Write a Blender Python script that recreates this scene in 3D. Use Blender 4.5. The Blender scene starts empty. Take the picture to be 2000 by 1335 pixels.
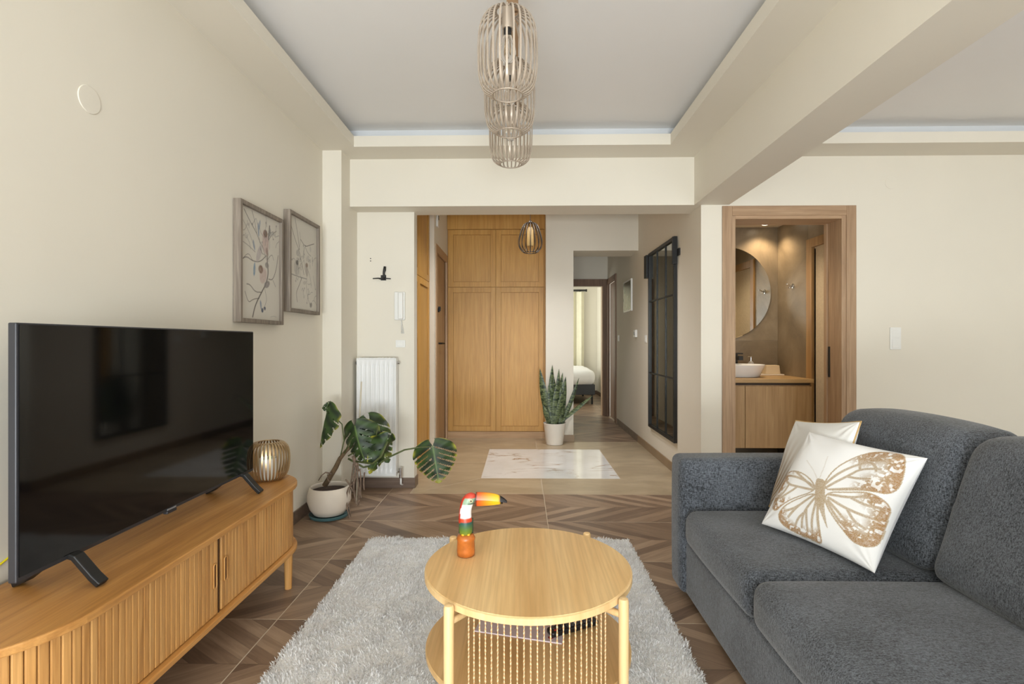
import bpy, bmesh, math, random
import numpy as np
from mathutils import Vector, Matrix

rnd = random.Random(7)
RNG = np.random.default_rng(5)
SC = bpy.context.scene
COL = SC.collection
PI = math.pi

def S(r, g, b, a=1.0):
    f = lambda c: (c/255)/12.92 if c/255 <= .04045 else (((c/255)+.055)/1.055)**2.4
    return (f(r), f(g), f(b), a)

# ---------------------------------------------------------------- camera, world, light, exposure
CAM_H, F_PX, YAW = 1.176, 1008.0, math.atan(19/1008)
cam = bpy.data.cameras.new('camera'); cam.sensor_width = 36; cam.lens = F_PX/2000*36; cam.clip_start = .05
camo = bpy.data.objects.new('camera', cam); COL.objects.link(camo)
camo.location = (0, 0, CAM_H); camo.rotation_euler = (PI/2, 0, YAW)
SC.camera = camo

world = bpy.data.worlds.new('daylight'); SC.world = world; world.use_nodes = True
bg = world.node_tree.nodes['Background']
bg.inputs[0].default_value = (.86, .93, 1.0, 1); bg.inputs[1].default_value = 2.2

def area(name, loc, rot, sx, sy, power, color, spread=PI):
    l = bpy.data.lights.new(name, 'AREA'); l.shape = 'RECTANGLE'; l.size = sx; l.size_y = sy
    l.energy = power; l.color = color; l.spread = spread
    o = bpy.data.objects.new(name, l); COL.objects.link(o); o.location = loc; o.rotation_euler = rot
    return o
# daylight through the two balcony doors behind the camera, and the bedroom window
area('daylight_balcony_door', (-.1, -3.42, 1.25), (PI/2, 0, 0), 2.2, 2.2, 38, (.68, .88, 1.0))
area('daylight_dining_window', (3.0, -3.42, 1.25), (PI/2, 0, 0), 2.2, 2.2, 4, (.80, .92, 1.0))
# added fill lamps low inside each door, tilted up to brighten the ceiling
area('ceiling_fill', (-.1, -3.30, .45), (PI/2+math.radians(52), 0, 0), 2.2, .8, 250, (.92, .97, 1.0))
area('ceiling_fill_dining', (3.0, -3.30, .45), (PI/2+math.radians(52), 0, 0), 2.2, .8, 55, (.92, .97, 1.0))
area('daylight_bedroom_window', (-.95, 10.1, 1.5), (PI/2, 0, -PI/2), 1.8, 1.7, 60, (.95, 1.0, .96))
SC.view_settings.view_transform = 'Standard'
SC.view_settings.look = 'None'
SC.view_settings.exposure = -0.02
SC.view_settings.gamma = 1.0
SC.view_settings.use_curve_mapping = False

# ---------------------------------------------------------------- pixel -> place helpers (frame 2000 x 1335)
_c, _s = math.cos(YAW), math.sin(YAW)
def ray(px, py):
    u, v = (px-1000)/F_PX, (667.5-py)/F_PX
    return (u*_c-_s, u*_s+_c, v)
def on_y(px, py, y):
    d = ray(px, py); t = y/d[1]; return Vector((t*d[0], y, CAM_H+t*d[2]))
def on_z(px, py, z):
    d = ray(px, py); t = (z-CAM_H)/d[2]; return Vector((t*d[0], t*d[1], z))

# ---------------------------------------------------------------- mesh builder
class MB:
    def __init__(s): s.v = []; s.f = []
    def add(s, vs, fs):
        o = len(s.v); s.v += [tuple(p) for p in vs]; s.f += [tuple(i+o for i in f) for f in fs]; return s
    def box(s, x0, x1, y0, y1, z0, z1):
        return s.add([(x0,y0,z0),(x1,y0,z0),(x1,y1,z0),(x0,y1,z0),(x0,y0,z1),(x1,y0,z1),(x1,y1,z1),(x0,y1,z1)],
                     [(3,2,1,0),(4,5,6,7),(0,1,5,4),(1,2,6,5),(2,3,7,6),(3,0,4,7)])
    def prism(s, pts, z0, z1):
        n = len(pts)
        return s.add([(p[0],p[1],z0) for p in pts]+[(p[0],p[1],z1) for p in pts],
                     [tuple(range(n-1,-1,-1)), tuple(range(n,2*n))]+[(i,(i+1)%n,n+(i+1)%n,n+i) for i in range(n)])
    def tube(s, path, r, n=8, cap=True, flat=None):
        path = [Vector(p) for p in path]; m = len(path)
        rs = r if isinstance(r, (list, tuple)) else [r]*m
        vs = []; prev = None
        for i, p in enumerate(path):
            t = (path[min(i+1,m-1)]-path[max(i-1,0)]).normalized()
            if prev is None:
                a = Vector((0,0,1)) if abs(t.z) < .9 else Vector((1,0,0))
                e1 = t.cross(a).normalized()
            else:
                e1 = (prev-t*prev.dot(t)).normalized()
            prev = e1; e2 = t.cross(e1)
            for k in range(n):
                a = 2*PI*k/n
                vs.append(p+(e1*math.cos(a)+e2*math.sin(a))*rs[i])
        fs = [(i*n+k, i*n+(k+1)%n, (i+1)*n+(k+1)%n, (i+1)*n+k) for i in range(m-1) for k in range(n)]
        if cap: fs += [tuple(range(n-1,-1,-1)), tuple(range((m-1)*n, m*n))]
        return s.add(vs, fs)
    def cyl(s, p0, p1, r0, r1=None, n=16):
        return s.tube([p0, p1], [r0, r0 if r1 is None else r1], n)
    def ribbon(s, path, nrm, w, t):
        """flat bar: width w across, thickness t along nrm(i)"""
        path = [Vector(p) for p in path]; m = len(path); vs = []
        for i, p in enumerate(path):
            tg = (path[min(i+1,m-1)]-path[max(i-1,0)]).normalized()
            nn = Vector(nrm); nn = (nn-tg*nn.dot(tg)).normalized(); b = tg.cross(nn)
            for (a, c) in ((-1,-1),(1,-1),(1,1),(-1,1)): vs.append(p+b*a*w/2+nn*c*t/2)
        fs = [(i*4+k, i*4+(k+1)%4, i*4+4+(k+1)%4, i*4+4+k) for i in range(m-1) for k in range(4)]
        fs += [(3,2,1,0), tuple(range((m-1)*4, m*4))]
        return s.add(vs, fs)
    def lathe(s, prof, n=32, c=(0,0,0), sx=1, sy=1):
        m = len(prof)
        vs = [(c[0]+r*sx*math.cos(2*PI*k/n), c[1]+r*sy*math.sin(2*PI*k/n), c[2]+z) for (r, z) in prof for k in range(n)]
        fs = [(i*n+k, i*n+(k+1)%n, (i+1)*n+(k+1)%n, (i+1)*n+k) for i in range(m-1) for k in range(n)]
        if prof[0][0] > 1e-5: fs.append(tuple(range(n-1,-1,-1)))
        if prof[-1][0] > 1e-5: fs.append(tuple(range((m-1)*n, m*n)))
        return s.add(vs, fs)
    def ellipsoid(s, c, rx, ry, rz, n=14, m=8):
        prof = [(max(1e-6, math.sin(PI*i/m)), -math.cos(PI*i/m)) for i in range(m+1)]
        vs = [(c[0]+r*rx*math.cos(2*PI*k/n), c[1]+r*ry*math.sin(2*PI*k/n), c[2]+z*rz) for (r, z) in prof for k in range(n)]
        fs = [(i*n+k, i*n+(k+1)%n, (i+1)*n+(k+1)%n, (i+1)*n+k) for i in range(m) for k in range(n)]
        return s.add(vs, fs)
    def loft(s, rings, cap=True):
        n = len(rings[0]); m = len(rings); vs = [p for r in rings for p in r]
        fs = [(i*n+k, i*n+(k+1)%n, (i+1)*n+(k+1)%n, (i+1)*n+k) for i in range(m-1) for k in range(n)]
        if cap: fs += [tuple(range(n-1,-1,-1)), tuple(range((m-1)*n, m*n))]
        return s.add(vs, fs)
    def grid(s, fn, nu, nv, keep=None):
        o = len(s.v)
        s.v += [tuple(fn(i/nu, j/nv)) for j in range(nv+1) for i in range(nu+1)]
        w = nu+1
        for j in range(nv):
            for i in range(nu):
                if keep is None or keep((i+.5)/nu, (j+.5)/nv):
                    s.f.append((o+j*w+i, o+j*w+i+1, o+(j+1)*w+i+1, o+(j+1)*w+i))
        return s
    def rbox(s, cx, cy, cz, sx, sy, sz, r, puff=(0,0,0), k=4, m=10, warp=None):
        """soft box: half sizes sx sy sz, edge radius r, puffed faces"""
        def axis(h):
            c = [h-r+r*math.sin(PI/2*i/k) for i in range(1, k+1)]
            inn = [-(h-r)+2*(h-r)*i/m for i in range(m+1)]
            return [-a for a in reversed(c)]+inn+c
        ax = [axis(sx), axis(sy), axis(sz)]; h = (sx, sy, sz)
        idx = {}; vs = []; fs = []
        def vert(p):
            key = tuple(round(q, 6) for q in p)
            if key in idx: return idx[key]
            inner = [max(-(h[a]-r), min(h[a]-r, p[a])) for a in range(3)]
            # undo the sine spacing: direction in the corner zone
            d = [p[a]-inner[a] for a in range(3)]; L = math.sqrt(sum(q*q for q in d))
            q = [inner[a]+(d[a]/L*r if L > 1e-9 else 0) for a in range(3)]
            u = [q[a]/h[a] for a in range(3)]
            out = list(q)
            for a in range(3):
                b, c_ = (a+1) % 3, (a+2) % 3
                out[a] += puff[a]*u[a]*(1-u[b]**2)*(1-u[c_]**2)
            if warp: out = warp(out, u)
            idx[key] = len(vs); vs.append((cx+out[0], cy+out[1], cz+out[2])); return idx[key]
        for a in range(3):
            b, c_ = (a+1) % 3, (a+2) % 3
            for sg in (-1, 1):
                for i in range(len(ax[b])-1):
                    for j in range(len(ax[c_])-1):
                        q = []
                        for (ii, jj) in ((i,j),(i+1,j),(i+1,j+1),(i,j+1)):
                            p = [0,0,0]; p[a] = sg*h[a]; p[b] = ax[b][ii]; p[c_] = ax[c_][jj]
                            q.append(vert(p))
                        fs.append(tuple(q if sg > 0 else reversed(q)))
        return s.add(vs, fs)
    def mesh(s, name, smooth=False, bevel=0, seg=2, angle=40):
        me = bpy.data.meshes.new(name); me.from_pydata(s.v, [], s.f)
        bm = bmesh.new(); bm.from_mesh(me)
        bmesh.ops.recalc_face_normals(bm, faces=bm.faces)
        if bevel:
            es = [e for e in bm.edges if len(e.link_faces) == 2 and e.calc_face_angle(0) > math.radians(angle)]
            bmesh.ops.bevel(bm, geom=es, offset=bevel, segments=seg, profile=.5, affect='EDGES', clamp_overlap=True)
        bm.to_mesh(me); bm.free()
        if smooth:
            for p in me.polygons: p.use_smooth = True
            if smooth != True: me.set_sharp_from_angle(angle=math.radians(smooth))
        me.update(); return me

# ---------------------------------------------------------------- objects
def link(name, data, parent=None, loc=None, rot=None):
    o = bpy.data.objects.new(name, data); COL.objects.link(o)
    if parent is not None: o.parent = parent
    if loc is not None: o.location = loc
    if rot is not None:
        if isinstance(rot, Matrix): o.rotation_euler = rot.to_euler()
        else: o.rotation_euler = rot
    return o
def tag(o, label, cat, group=None):
    o['label'] = label; o['category'] = cat
    if group: o['group'] = group
    return o
def thing(name, label, cat, loc=(0,0,0), rot=(0,0,0), group=None):
    return tag(link(name, None, None, loc, rot), label, cat, group)
def part(name, mb, mat, parent=None, smooth=False, bevel=0, seg=2, loc=None, rot=None, label=None):
    me = mb if isinstance(mb, bpy.types.Mesh) else mb.mesh(name, smooth, bevel, seg)
    if not me.materials: me.materials.append(mat)
    o = link(name, me, parent, loc, rot)
    if label: o['label'] = label
    return o
def single(name, mb, mat, label, cat, loc=None, rot=None, group=None, **k):
    return tag(part(name, mb, mat, None, loc=loc, rot=rot, **k), label, cat, group)
def struct(name, mb, mat, label=None, **k):
    o = part(name, mb, mat, None, **k); o['kind'] = 'structure'
    o['label'] = label or name.replace('_', ' '); return o
def copy_tree(o, parent=None):
    c = o.copy(); COL.objects.link(c); c.parent = parent
    for ch in list(o.children): copy_tree(ch, c)
    return c

# ---------------------------------------------------------------- materials
class NT:
    def __init__(s, name):
        s.m = bpy.data.materials.new(name); s.m.use_nodes = True
        s.t = s.m.node_tree; s.b = s.t.nodes['Principled BSDF']
    def n(s, kind, **kw):
        nd = s.t.nodes.new('ShaderNode'+kind)
        for k, v in kw.items():
            if hasattr(nd, k): setattr(nd, k, v)
        return nd
    def set(s, sock, v):
        if hasattr(v, 'is_output') or isinstance(v, bpy.types.NodeSocket): s.t.links.new(v, sock)
        else: sock.default_value = v
        return s
    def math(s, op, a, b=0.0, c=0.0):
        nd = s.n('Math', operation=op)
        for i, v in enumerate((a, b, c)): s.set(nd.inputs[i], v)
        return nd.outputs[0]
    def coord(s, which='Object'): return s.n('TexCoord').outputs[which]
    def rand(s): return s.n('ObjectInfo').outputs['Random']
    def mapping(s, vec, scale=(1,1,1), loc=(0,0,0), rot=(0,0,0)):
        nd = s.n('Mapping'); s.set(nd.inputs[0], vec); nd.inputs[1].default_value = loc
        nd.inputs[2].default_value = rot; nd.inputs[3].default_value = scale; return nd.outputs[0]
    def noise(s, vec, scale=5, detail=3, rough=.5, w=None, dist=0):
        nd = s.n('TexNoise')
        if w is not None: nd.noise_dimensions = '4D'; s.set(nd.inputs['W'], w)
        s.set(nd.inputs['Vector'], vec); nd.inputs['Scale'].default_value = scale
        nd.inputs['Detail'].default_value = detail; nd.inputs['Roughness'].default_value = rough
        nd.inputs['Distortion'].default_value = dist
        return nd.outputs[0]
    def ramp(s, fac, stops):
        nd = s.n('ValToRGB'); s.set(nd.inputs[0], fac); e = nd.color_ramp.elements
        while len(e) < len(stops): e.new(.5)
        for i, (p, c) in enumerate(stops): e[i].position = p; e[i].color = c
        return nd.outputs[0]
    def mix(s, fac, a, b, mode='MIX'):
        nd = s.n('Mix', data_type='RGBA', blend_type=mode)
        s.set(nd.inputs[0], fac); s.set(nd.inputs[6], a); s.set(nd.inputs[7], b); return nd.outputs[2]
    def bump(s, h, strength=.2, dist=.01):
        nd = s.n('Bump'); nd.inputs['Strength'].default_value = strength; nd.inputs['Distance'].default_value = dist
        s.set(nd.inputs['Height'], h); s.set(s.b.inputs['Normal'], nd.outputs[0]); return s
    def out(s, color=None, rough=None, metal=None, **kw):
        if color is not None: s.set(s.b.inputs['Base Color'], color)
        if rough is not None: s.set(s.b.inputs['Roughness'], rough)
        if metal is not None: s.set(s.b.inputs['Metallic'], metal)
        for k, v in kw.items(): s.set(s.b.inputs[k.replace('_', ' ')], v)
        return s.m

def plain(name, col, rough=.5, metal=0, var=.04, scale=6, bump=0, bscale=200, **kw):
    t = NT(name); c = t.coord()
    n = t.noise(c, scale, 3)
    lo = tuple(min(1, x*(1-var)) for x in col[:3])+(1,); hi = tuple(min(1, x*(1+var)) for x in col[:3])+(1,)
    if bump: t.bump(t.noise(c, bscale, 2), bump, .002)
    return t.out(t.ramp(n, [(.3, lo), (.7, hi)]), rough, metal, **kw)

def wood(name, dark, mid, light, axis=2, rough=.45, scale=1.0, fine=.25, stretch=14):
    t = NT(name); c = t.coord(); r = t.rand()
    sc = [stretch*scale]*3; sc[axis] = 1.1*scale
    v = t.mapping(c, tuple(sc)); w = t.math('MULTIPLY', r, 37.0)
    g = t.noise(v, 1.6, 5, .6, w, .6)
    col = t.ramp(g, [(.30, dark), (.5, mid), (.72, light)])
    sf = [190*scale]*3; sf[axis] = 5*scale
    f = t.noise(t.mapping(c, tuple(sf)), 1.0, 2, .5, w)
    col = t.mix(t.math('MULTIPLY', t.ramp(f, [(.42, (0,0,0,1)), (.62, (1,1,1,1))]), fine), col, tuple(x*.72 for x in dark[:3])+(1,))
    hsv = t.n('HueSaturation'); t.set(hsv.inputs['Color'], col)
    t.set(hsv.inputs['Value'], t.math('MULTIPLY_ADD', r, .14, .93))
    t.bump(f, .08, .002)
    return t.out(hsv.outputs[0], rough)

WALL = plain('cream_paint', S(230,223,208), .75, var=.012, scale=2, bump=.05, bscale=350)
CEIL = plain('white_paint', S(240,238,235), .85, var=.01, scale=2)
WHITE = plain('white_enamel', S(238,238,236), .3, var=.01)
PLASTIC = plain('white_plastic', S(236,235,230), .35, var=.01)
BLACK = plain('black_metal', S(22,22,22), .45, var=.1)
GROUT = plain('grout', S(200,184,160), .9, var=.06, scale=60)
GREYSTRIP = plain('cove_white', S(214,216,218), .7, var=.01)
OAK = wood('oak_veneer', S(170,115,56), S(200,143,77), S(216,161,93), 1, .42)
OAKV = wood('oak_slat', S(166,113,56), S(199,146,82), S(216,165,100), 2, .45)
TABLEWOOD = wood('light_oak', S(212,169,111), S(229,189,131), S(240,206,151), 1, .4, .55)
PALEWOOD = wood('pale_beech', S(226,186,128), S(236,199,143), S(243,210,158), 2, .45, 1, .08)
WARD = wood('wardrobe_oak', S(186,136,64), S(202,152,76), S(213,166,90), 2, .42, 1, .3, 22)
CASING = wood('door_oak', S(158,126,96), S(178,146,114), S(194,164,132), 2, .5, 1, .25, 20)
CASINGX = wood('door_oak_head', S(158,126,96), S(178,146,114), S(194,164,132), 0, .5, 1, .25, 20)
DOORDARK = wood('corridor_door', S(116,88,66), S(132,102,78), S(146,116,90), 2, .5)
VANITY = wood('vanity_oak', S(166,132,88), S(182,148,104), S(196,163,119), 2, .45, 1, .2, 20)
GREYWOOD = wood('weathered_frame', S(118,106,94), S(142,130,117), S(160,149,136), 2, .7, 1.2, .5, 20)
CHROME = plain('chrome', S(215,215,215), .12, 1, var=.01)
GOLD = plain('champagne_metal', S(186,160,122), .32, .85, var=.04)
BEIGEMETAL = plain('taupe_lacquer', S(178,163,146), .38, .2, var=.03)

def chevron_tile():
    t = NT('chevron_porcelain'); c = t.coord(); r = t.rand()
    sp = t.n('SeparateXYZ'); t.set(sp.inputs[0], c); x, y = sp.outputs[0], sp.outputs[1]
    q = t.math('ABSOLUTE', y)
    sgn = t.math('SIGN', y)
    k = 1.5
    s = t.math('MULTIPLY_ADD', q, k, x)
    a = t.math('SUBTRACT', q, t.math('MULTIPLY', x, k))
    idx = t.math('FLOOR', t.math('DIVIDE', s, .105))
    seed = t.math('ADD', t.math('MULTIPLY_ADD', sgn, 17.3, idx), t.math('MULTIPLY', r, 91.0))
    wn = t.n('TexWhiteNoise', noise_dimensions='1D'); t.set(wn.inputs['W'], seed)
    cb = t.n('CombineXYZ'); t.set(cb.inputs[0], t.math('MULTIPLY', s, 26.0)); t.set(cb.inputs[1], t.math('MULTIPLY', a, 2.2))
    t.set(cb.inputs[2], t.math('MULTIPLY', wn.outputs[0], 30.0))
    g = t.noise(cb.outputs[0], 1.0, 5, .62, dist=.8)
    tone = t.math('ADD', t.math('MULTIPLY', wn.outputs[0], .50), t.math('MULTIPLY', g, .62))
    col = t.ramp(tone, [(.18, S(98,76,61)), (.45, S(128,104,84)), (.66, S(150,124,101)), (.92, S(176,150,124))])
    # hairline joint between the printed planks
    fr = t.math('FRACT', t.math('DIVIDE', s, .105))
    edge = t.math('LESS_THAN', fr, .03)
    mid = t.math('LESS_THAN', q, .002)
    col = t.mix(t.math('MULTIPLY', t.math('MAXIMUM', edge, mid), .45), col, S(74,56,44))
    t.bump(g, .05, .002)
    return t.out(col, t.math('MULTIPLY_ADD', g, .12, .32))
CHEV = chevron_tile()

def taupe_tile():
    t = NT('taupe_porcelain'); c = t.coord(); r = t.rand()
    n = t.noise(t.mapping(c, (1, 2.4, 1)), 2.6, 6, .62, t.math('MULTIPLY', r, 20.0), .5)
    col = t.ramp(n, [(.3, S(158,140,113)), (.5, S(176,157,128)), (.7, S(192,174,145))])
    return t.out(col, .3)
TAUPE = taupe_tile()
def marble():
    t = NT('white_marble'); c = t.coord()
    d = t.noise(c, 1.7, 6, .6); 
    v = t.n('TexNoise'); t.set(v.inputs['Vector'], t.mapping(c, (1.0, 1.9, 1), (.4, .2, 0), (0, 0, .7))); v.inputs['Scale'].default_value = 1.15
    v.inputs['Detail'].default_value = 5; v.inputs['Distortion'].default_value = 1.4
    ridge = t.math('ABSOLUTE', t.math('SUBTRACT', v.outputs[0], .5))
    vein = t.ramp(ridge, [(0, (1,1,1,1)), (.012, (.25,.25,.25,1)), (.03, (0,0,0,1))])
    base = t.ramp(d, [(.35, S(222,220,214)), (.65, S(236,235,231))])
    fac = t.math('MULTIPLY', vein, t.ramp(t.noise(c, 2.4, 2), [(.45, (0,0,0,1)), (.62, (1,1,1,1))]))
    return t.out(t.mix(fac, base, S(160,126,84)), .07)
MARBLE = marble()
def stone_wall():
    t = NT('brown_stone_tile'); c = t.coord('Object')
    n = t.noise(c, 2.2, 7, .62, t.math('MULTIPLY', t.rand(), 9.0), .7)
    return t.out(t.ramp(n, [(.3, S(104,90,70)), (.5, S(128,112,89)), (.72, S(150,134,110))]), .38)
STONE = stone_wall()
def fabric(name, dark, light, bump=.5):
    t = NT(name); c = t.coord()
    n = t.noise(c, 190, 3, .75); n1 = t.noise(t.mapping(c, (70, 300, 300)), 1, 2); n2 = t.noise(t.mapping(c, (300, 300, 70)), 1, 2)
    m = t.math('MULTIPLY', t.math('ADD', t.math('ADD', n, n1), n2), .3333)
    big = t.noise(c, 5, 3)
    col = t.ramp(t.math('MULTIPLY_ADD', big, .16, m), [(.47, dark), (.68, light)])
    t.bump(m, bump, .004)
    return t.out(col, .95, Sheen_Weight=.25, Sheen_Roughness=.5)
SOFA = fabric('charcoal_weave', S(20,22,26), S(104,109,117))
COTTON = plain('white_cotton', S(240,239,238), .9, var=.02, bump=.25, bscale=500)
def attr_mat(name, rough=.8, bump=0, **kw):
    t = NT(name); a = t.n('Attribute', attribute_name='Col')
    if bump: t.bump(t.noise(t.coord(), 450, 2), bump, .002)
    return t.out(a.outputs[0], rough, **kw)
PRINTED = attr_mat('printed_cotton', .85, .2)
PAINTED = attr_mat('painted_wood', .35)
PAPER = attr_mat('printed_paper', .6)
LEAFMAT = attr_mat('monstera_leaf_skin', .5)

def point_colors(me, cols):
    a = me.color_attributes.new('Col', 'FLOAT_COLOR', 'POINT')
    arr = np.ones((len(me.vertices), 4), np.float32); arr[:, :3] = cols
    a.data.foreach_set('color', arr.ravel())

# ================================================================ THE SETTING
XL, XB0, XB1, XR = -1.472, 1.32, 1.584, 4.6          # left wall, beam, far right wall
YH, YREAR = 3.975, -3.55                             # door wall / header plane, wall behind the camera
ZB, ZS, ZF, ZC = 2.224, 2.59, 2.668, 2.747           # beam underside, soffit, lip top, ceiling
XHR, XHL = 1.372, -.868                              # hall right wall, left jamb

struct('floor', MB().box(-1.7, 4.75, YREAR-.1, 6.95, -.08, -.0004).box(.4, 1.6, 6.95, 8.4, -.08, -.0004).box(-1.2, 2.2, 8.4, 11.9, -.08, -.0004), GROUT, 'tiled floor of brown chevron wood-look porcelain')
FLOOR = bpy.data.objects['floor']
tile_cache = {}
def tile(x0, x1, y0, y1, cx, cy, mat=None, g=.0024):
    key = tuple(round(q, 4) for q in (x0-cx, x1-cx, y0-cy, y1-cy))+((mat or CHEV).name,)
    if key not in tile_cache:
        tile_cache[key] = MB().box(x0-cx+g, x1-cx-g, y0-cy+g, y1-cy-g, -.006, 0).mesh('tile')
    part('tile', tile_cache[key], mat or CHEV, FLOOR, loc=(cx, cy, 0))
PX, PY, GX, GY = 1.2047, .6075, -1.036, 3.993
def tiles(xa, xb, ya, yb):
    i0 = math.floor((xa-GX)/PX); j0 = math.floor((ya-GY)/PY)
    for i in range(i0, math.ceil((xb-GX)/PX)):
        for j in range(j0, math.ceil((yb-GY)/PY)):
            x0, x1, y0, y1 = GX+i*PX, GX+(i+1)*PX, GY+j*PY, GY+(j+1)*PY
            cx, cy = (x0+x1)/2, (y0+y1)/2
            x0, x1, y0, y1 = max(x0, xa), min(x1, xb), max(y0, ya), min(y1, yb)
            if x1-x0 > .02 and y1-y0 > .02: tile(x0, x1, y0, y1, cx, cy)
tiles(XL, XR, YREAR, GY)
tiles(XL, XHL, GY, 4.15)
tiles(.61, XHR, 6.1, 8.4)
tiles(-1.1, 1.72, 8.4, 11.7)
# entrance inlay: marble square in a mitred taupe border
mx0, mx1, my0, my1 = -.352, .848, 4.455, 5.664
ex0, ex1, ey0, ey1 = XHL, XHR, GY, 6.1
part('marble_tile', MB().box(-.6+.0015, .6-.0015, -.6045, .6045, -.006, .0), MARBLE, FLOOR, loc=((mx0+mx1)/2, (my0+my1)/2, 0), label='glossy white veined marble tile set in the entrance floor')
def ptile(pts, mat=TAUPE):
    cx = sum(p[0] for p in pts)/len(pts); cy = sum(p[1] for p in pts)/len(pts)
    q = []
    for p in pts:
        d = Vector((cx-p[0], cy-p[1])); d = d.normalized()*.0036
        q.append((p[0]-cx+d.x, p[1]-cy+d.y))
    part('tile', MB().prism(q, -.006, 0), mat, FLOOR, loc=(cx, cy, 0))
xm, ym = .166, 5.03
ptile([(ex0,ey0),(xm,ey0),(xm,my0),(mx0,my0)]); ptile([(xm,ey0),(ex1,ey0),(mx1,my0),(xm,my0)])
ptile([(ex1,ey0),(ex1,ym),(mx1,ym),(mx1,my0)]); ptile([(ex1,ym),(ex1,ey1),(mx1,my1),(mx1,ym)])
ptile([(xm,my1),(mx1,my1),(ex1,ey1),(xm,ey1)]); ptile([(mx0,my1),(xm,my1),(xm,ey1),(ex0,ey1)])
ptile([(ex0,ey0),(mx0,my0),(mx0,ym),(ex0,ym)]); ptile([(ex0,ym),(mx0,ym),(mx0,my1),(ex0,ey1)])
ptile([(-.915,6.1),(.284,6.1),(.284,6.33),(-.915,6.33)])
ptile([(-1.0,4.26),(ex0,4.26),(ex0,5.38),(-1.0,5.38)])

# walls
struct('wall_left', MB().box(-1.62, XL, YREAR, 4.3, 0, 2.9), WALL, 'cream wall behind the television')
struct('wall_column', MB().box(XL, -1.331, 3.785, 4.3, 0, 2.9), WALL, 'narrow cream column in the left corner')
struct('wall_radiator', MB().box(-1.331, XHL, 4.15, 4.26, 0, 2.9), WALL, 'narrow cream wall carrying the radiator')
struct('wall_header', MB().box(-1.331, XHR+.2, YH, 4.25, ZB, 2.9), WALL, 'cream lintel over the wide hall opening')
OX0, OX1, OZ = 1.604, 2.466, 2.146
struct('wall_bathroom', MB().box(XHR, OX0, YH, 4.165, 0, 2.9).box(OX1, XR+.1, YH, 4.165, 0, 2.9).box(OX0, OX1, YH, 4.165, OZ, 2.9), WALL, 'cream wall with the bathroom doorway')
struct('wall_right', MB().box(XR, XR+.14, YREAR, 4.1, 0, 2.9), WALL, 'cream wall at the far right of the room')
W1, W2, WZ = (-1.25, 1.05), (1.85, 4.15), 2.42
struct('wall_rear', MB().box(-1.62, W1[0], YREAR-.15, YREAR, 0, 2.9).box(W1[1], W2[0], YREAR-.15, YREAR, 0, 2.9).box(W2[1], XR+.14, YREAR-.15, YREAR, 0, 2.9)
       .box(-1.62, XR+.14, YREAR-.15, YREAR, WZ, 2.9), WALL, 'cream wall behind the camera with two balcony doors')
for k, (a, b) in enumerate((W1, W2)):
    m = MB(); c = (a+b)/2
    for (x0, x1) in ((a, a+.07), (c-.05, c+.05), (b-.07, b)): m.box(x0, x1, YREAR-.1, YREAR-.03, 0, WZ)
    m.box(a, b, YREAR-.1, YREAR-.03, 0, .08).box(a, b, YREAR-.1, YREAR-.03, WZ-.08, WZ)
    struct('window_%d' % (k+1), m, WHITE, 'white framed balcony door')
struct('wall_hall_right', MB().box(XHR, 1.5, 4.165, 7.50, 0, 2.9).box(XHR, 1.5, 7.50, 8.40, 2.17, 2.9), WALL, 'cream right wall of the hall and corridor')
struct('wall_hall_back', MB().box(.284, .61, 6.1, 6.5, 0, 2.9).box(.61, XHR, 6.1, 6.52, 2.252, 2.9), WALL, 'cream wall beside the corridor opening')
struct('wall_corridor_left', MB().box(.45, .61, 6.5, 8.4, 0, 2.9), WALL, 'cream left wall of the corridor')
struct('wall_corridor_end', MB().box(.61, .70, 8.28, 8.4, 0, 2.9).box(1.30, XHR+.1, 8.28, 8.4, 0, 2.9).box(.70, 1.30, 8.28, 8.4, 2.065, 2.9), WALL, 'cream end wall of the corridor over the bedroom door')
struct('wall_hall_left', MB().box(-1.1, -.915, 5.38, 5.46, 0, 2.9).box(-1.1, -.915, 5.46, 6.33, 2.225, 2.9).box(-1.2, -1.1, 4.26, 6.95, 0, 2.9).box(-1.1, -.914, 6.332, 6.95, 0, 2.9), WALL, 'cream wall around the entrance door')
struct('wall_bedroom', MB().box(-1.25, 1.85, 11.7, 11.85, 0, 2.8).box(1.70, 1.85, 8.4, 11.7, 0, 2.8).box(-1.25, -1.1, 8.4, 11.7, 0, 2.8).box(-1.25, .61, 8.3, 8.4, 0, 2.8).box(1.42, 1.85, 8.3, 8.4, 0, 2.8), WALL, 'pale cream walls of the bedroom')
# ceilings
struct('ceiling', MB().box(-1.62, XR+.14, YREAR-.1, 4.3, ZC, 2.95).box(-1.62, 1.6, 4.2, 6.95, ZC, 2.95).box(.4, 1.6, 6.4, 8.45, 2.60, 2.95).box(-1.25, 1.85, 8.3, 11.85, 2.7, 2.95), CEIL, 'white recessed ceiling')
FX0, FX1, FY = -1.216, 1.066, 3.718
m = MB()                                              # dropped soffit with a lip, left bay
m.box(XL, FX0, YREAR, FY, ZS, ZF); m.box(FX1, XB0, YREAR, FY, ZS, ZF); m.box(XL, XB0, FY, YH, ZS, ZF); m.box(FX0, FX1, YREAR, YREAR+.26, ZS, ZF)
struct('ceiling_soffit_living', m, WALL, 'dropped cream cove border of the living room ceiling')
m = MB(); m.box(XL, FX0-.1, YREAR, FY+.1, ZF, ZC); m.box(FX1+.1, XB0, YREAR, FY+.1, ZF, ZC); m.box(XL, XB0, FY+.1, YH, ZF, ZC)
struct('ceiling_cove_living', m, GREYSTRIP, 'white light cove above the living room border')
m = MB().box(XB1, XR, FY, YH, ZS, ZF).box(XB1, XB1+.25, YREAR, FY, ZS, ZF).box(XR-.25, XR, YREAR, FY, ZS, ZF)
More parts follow.
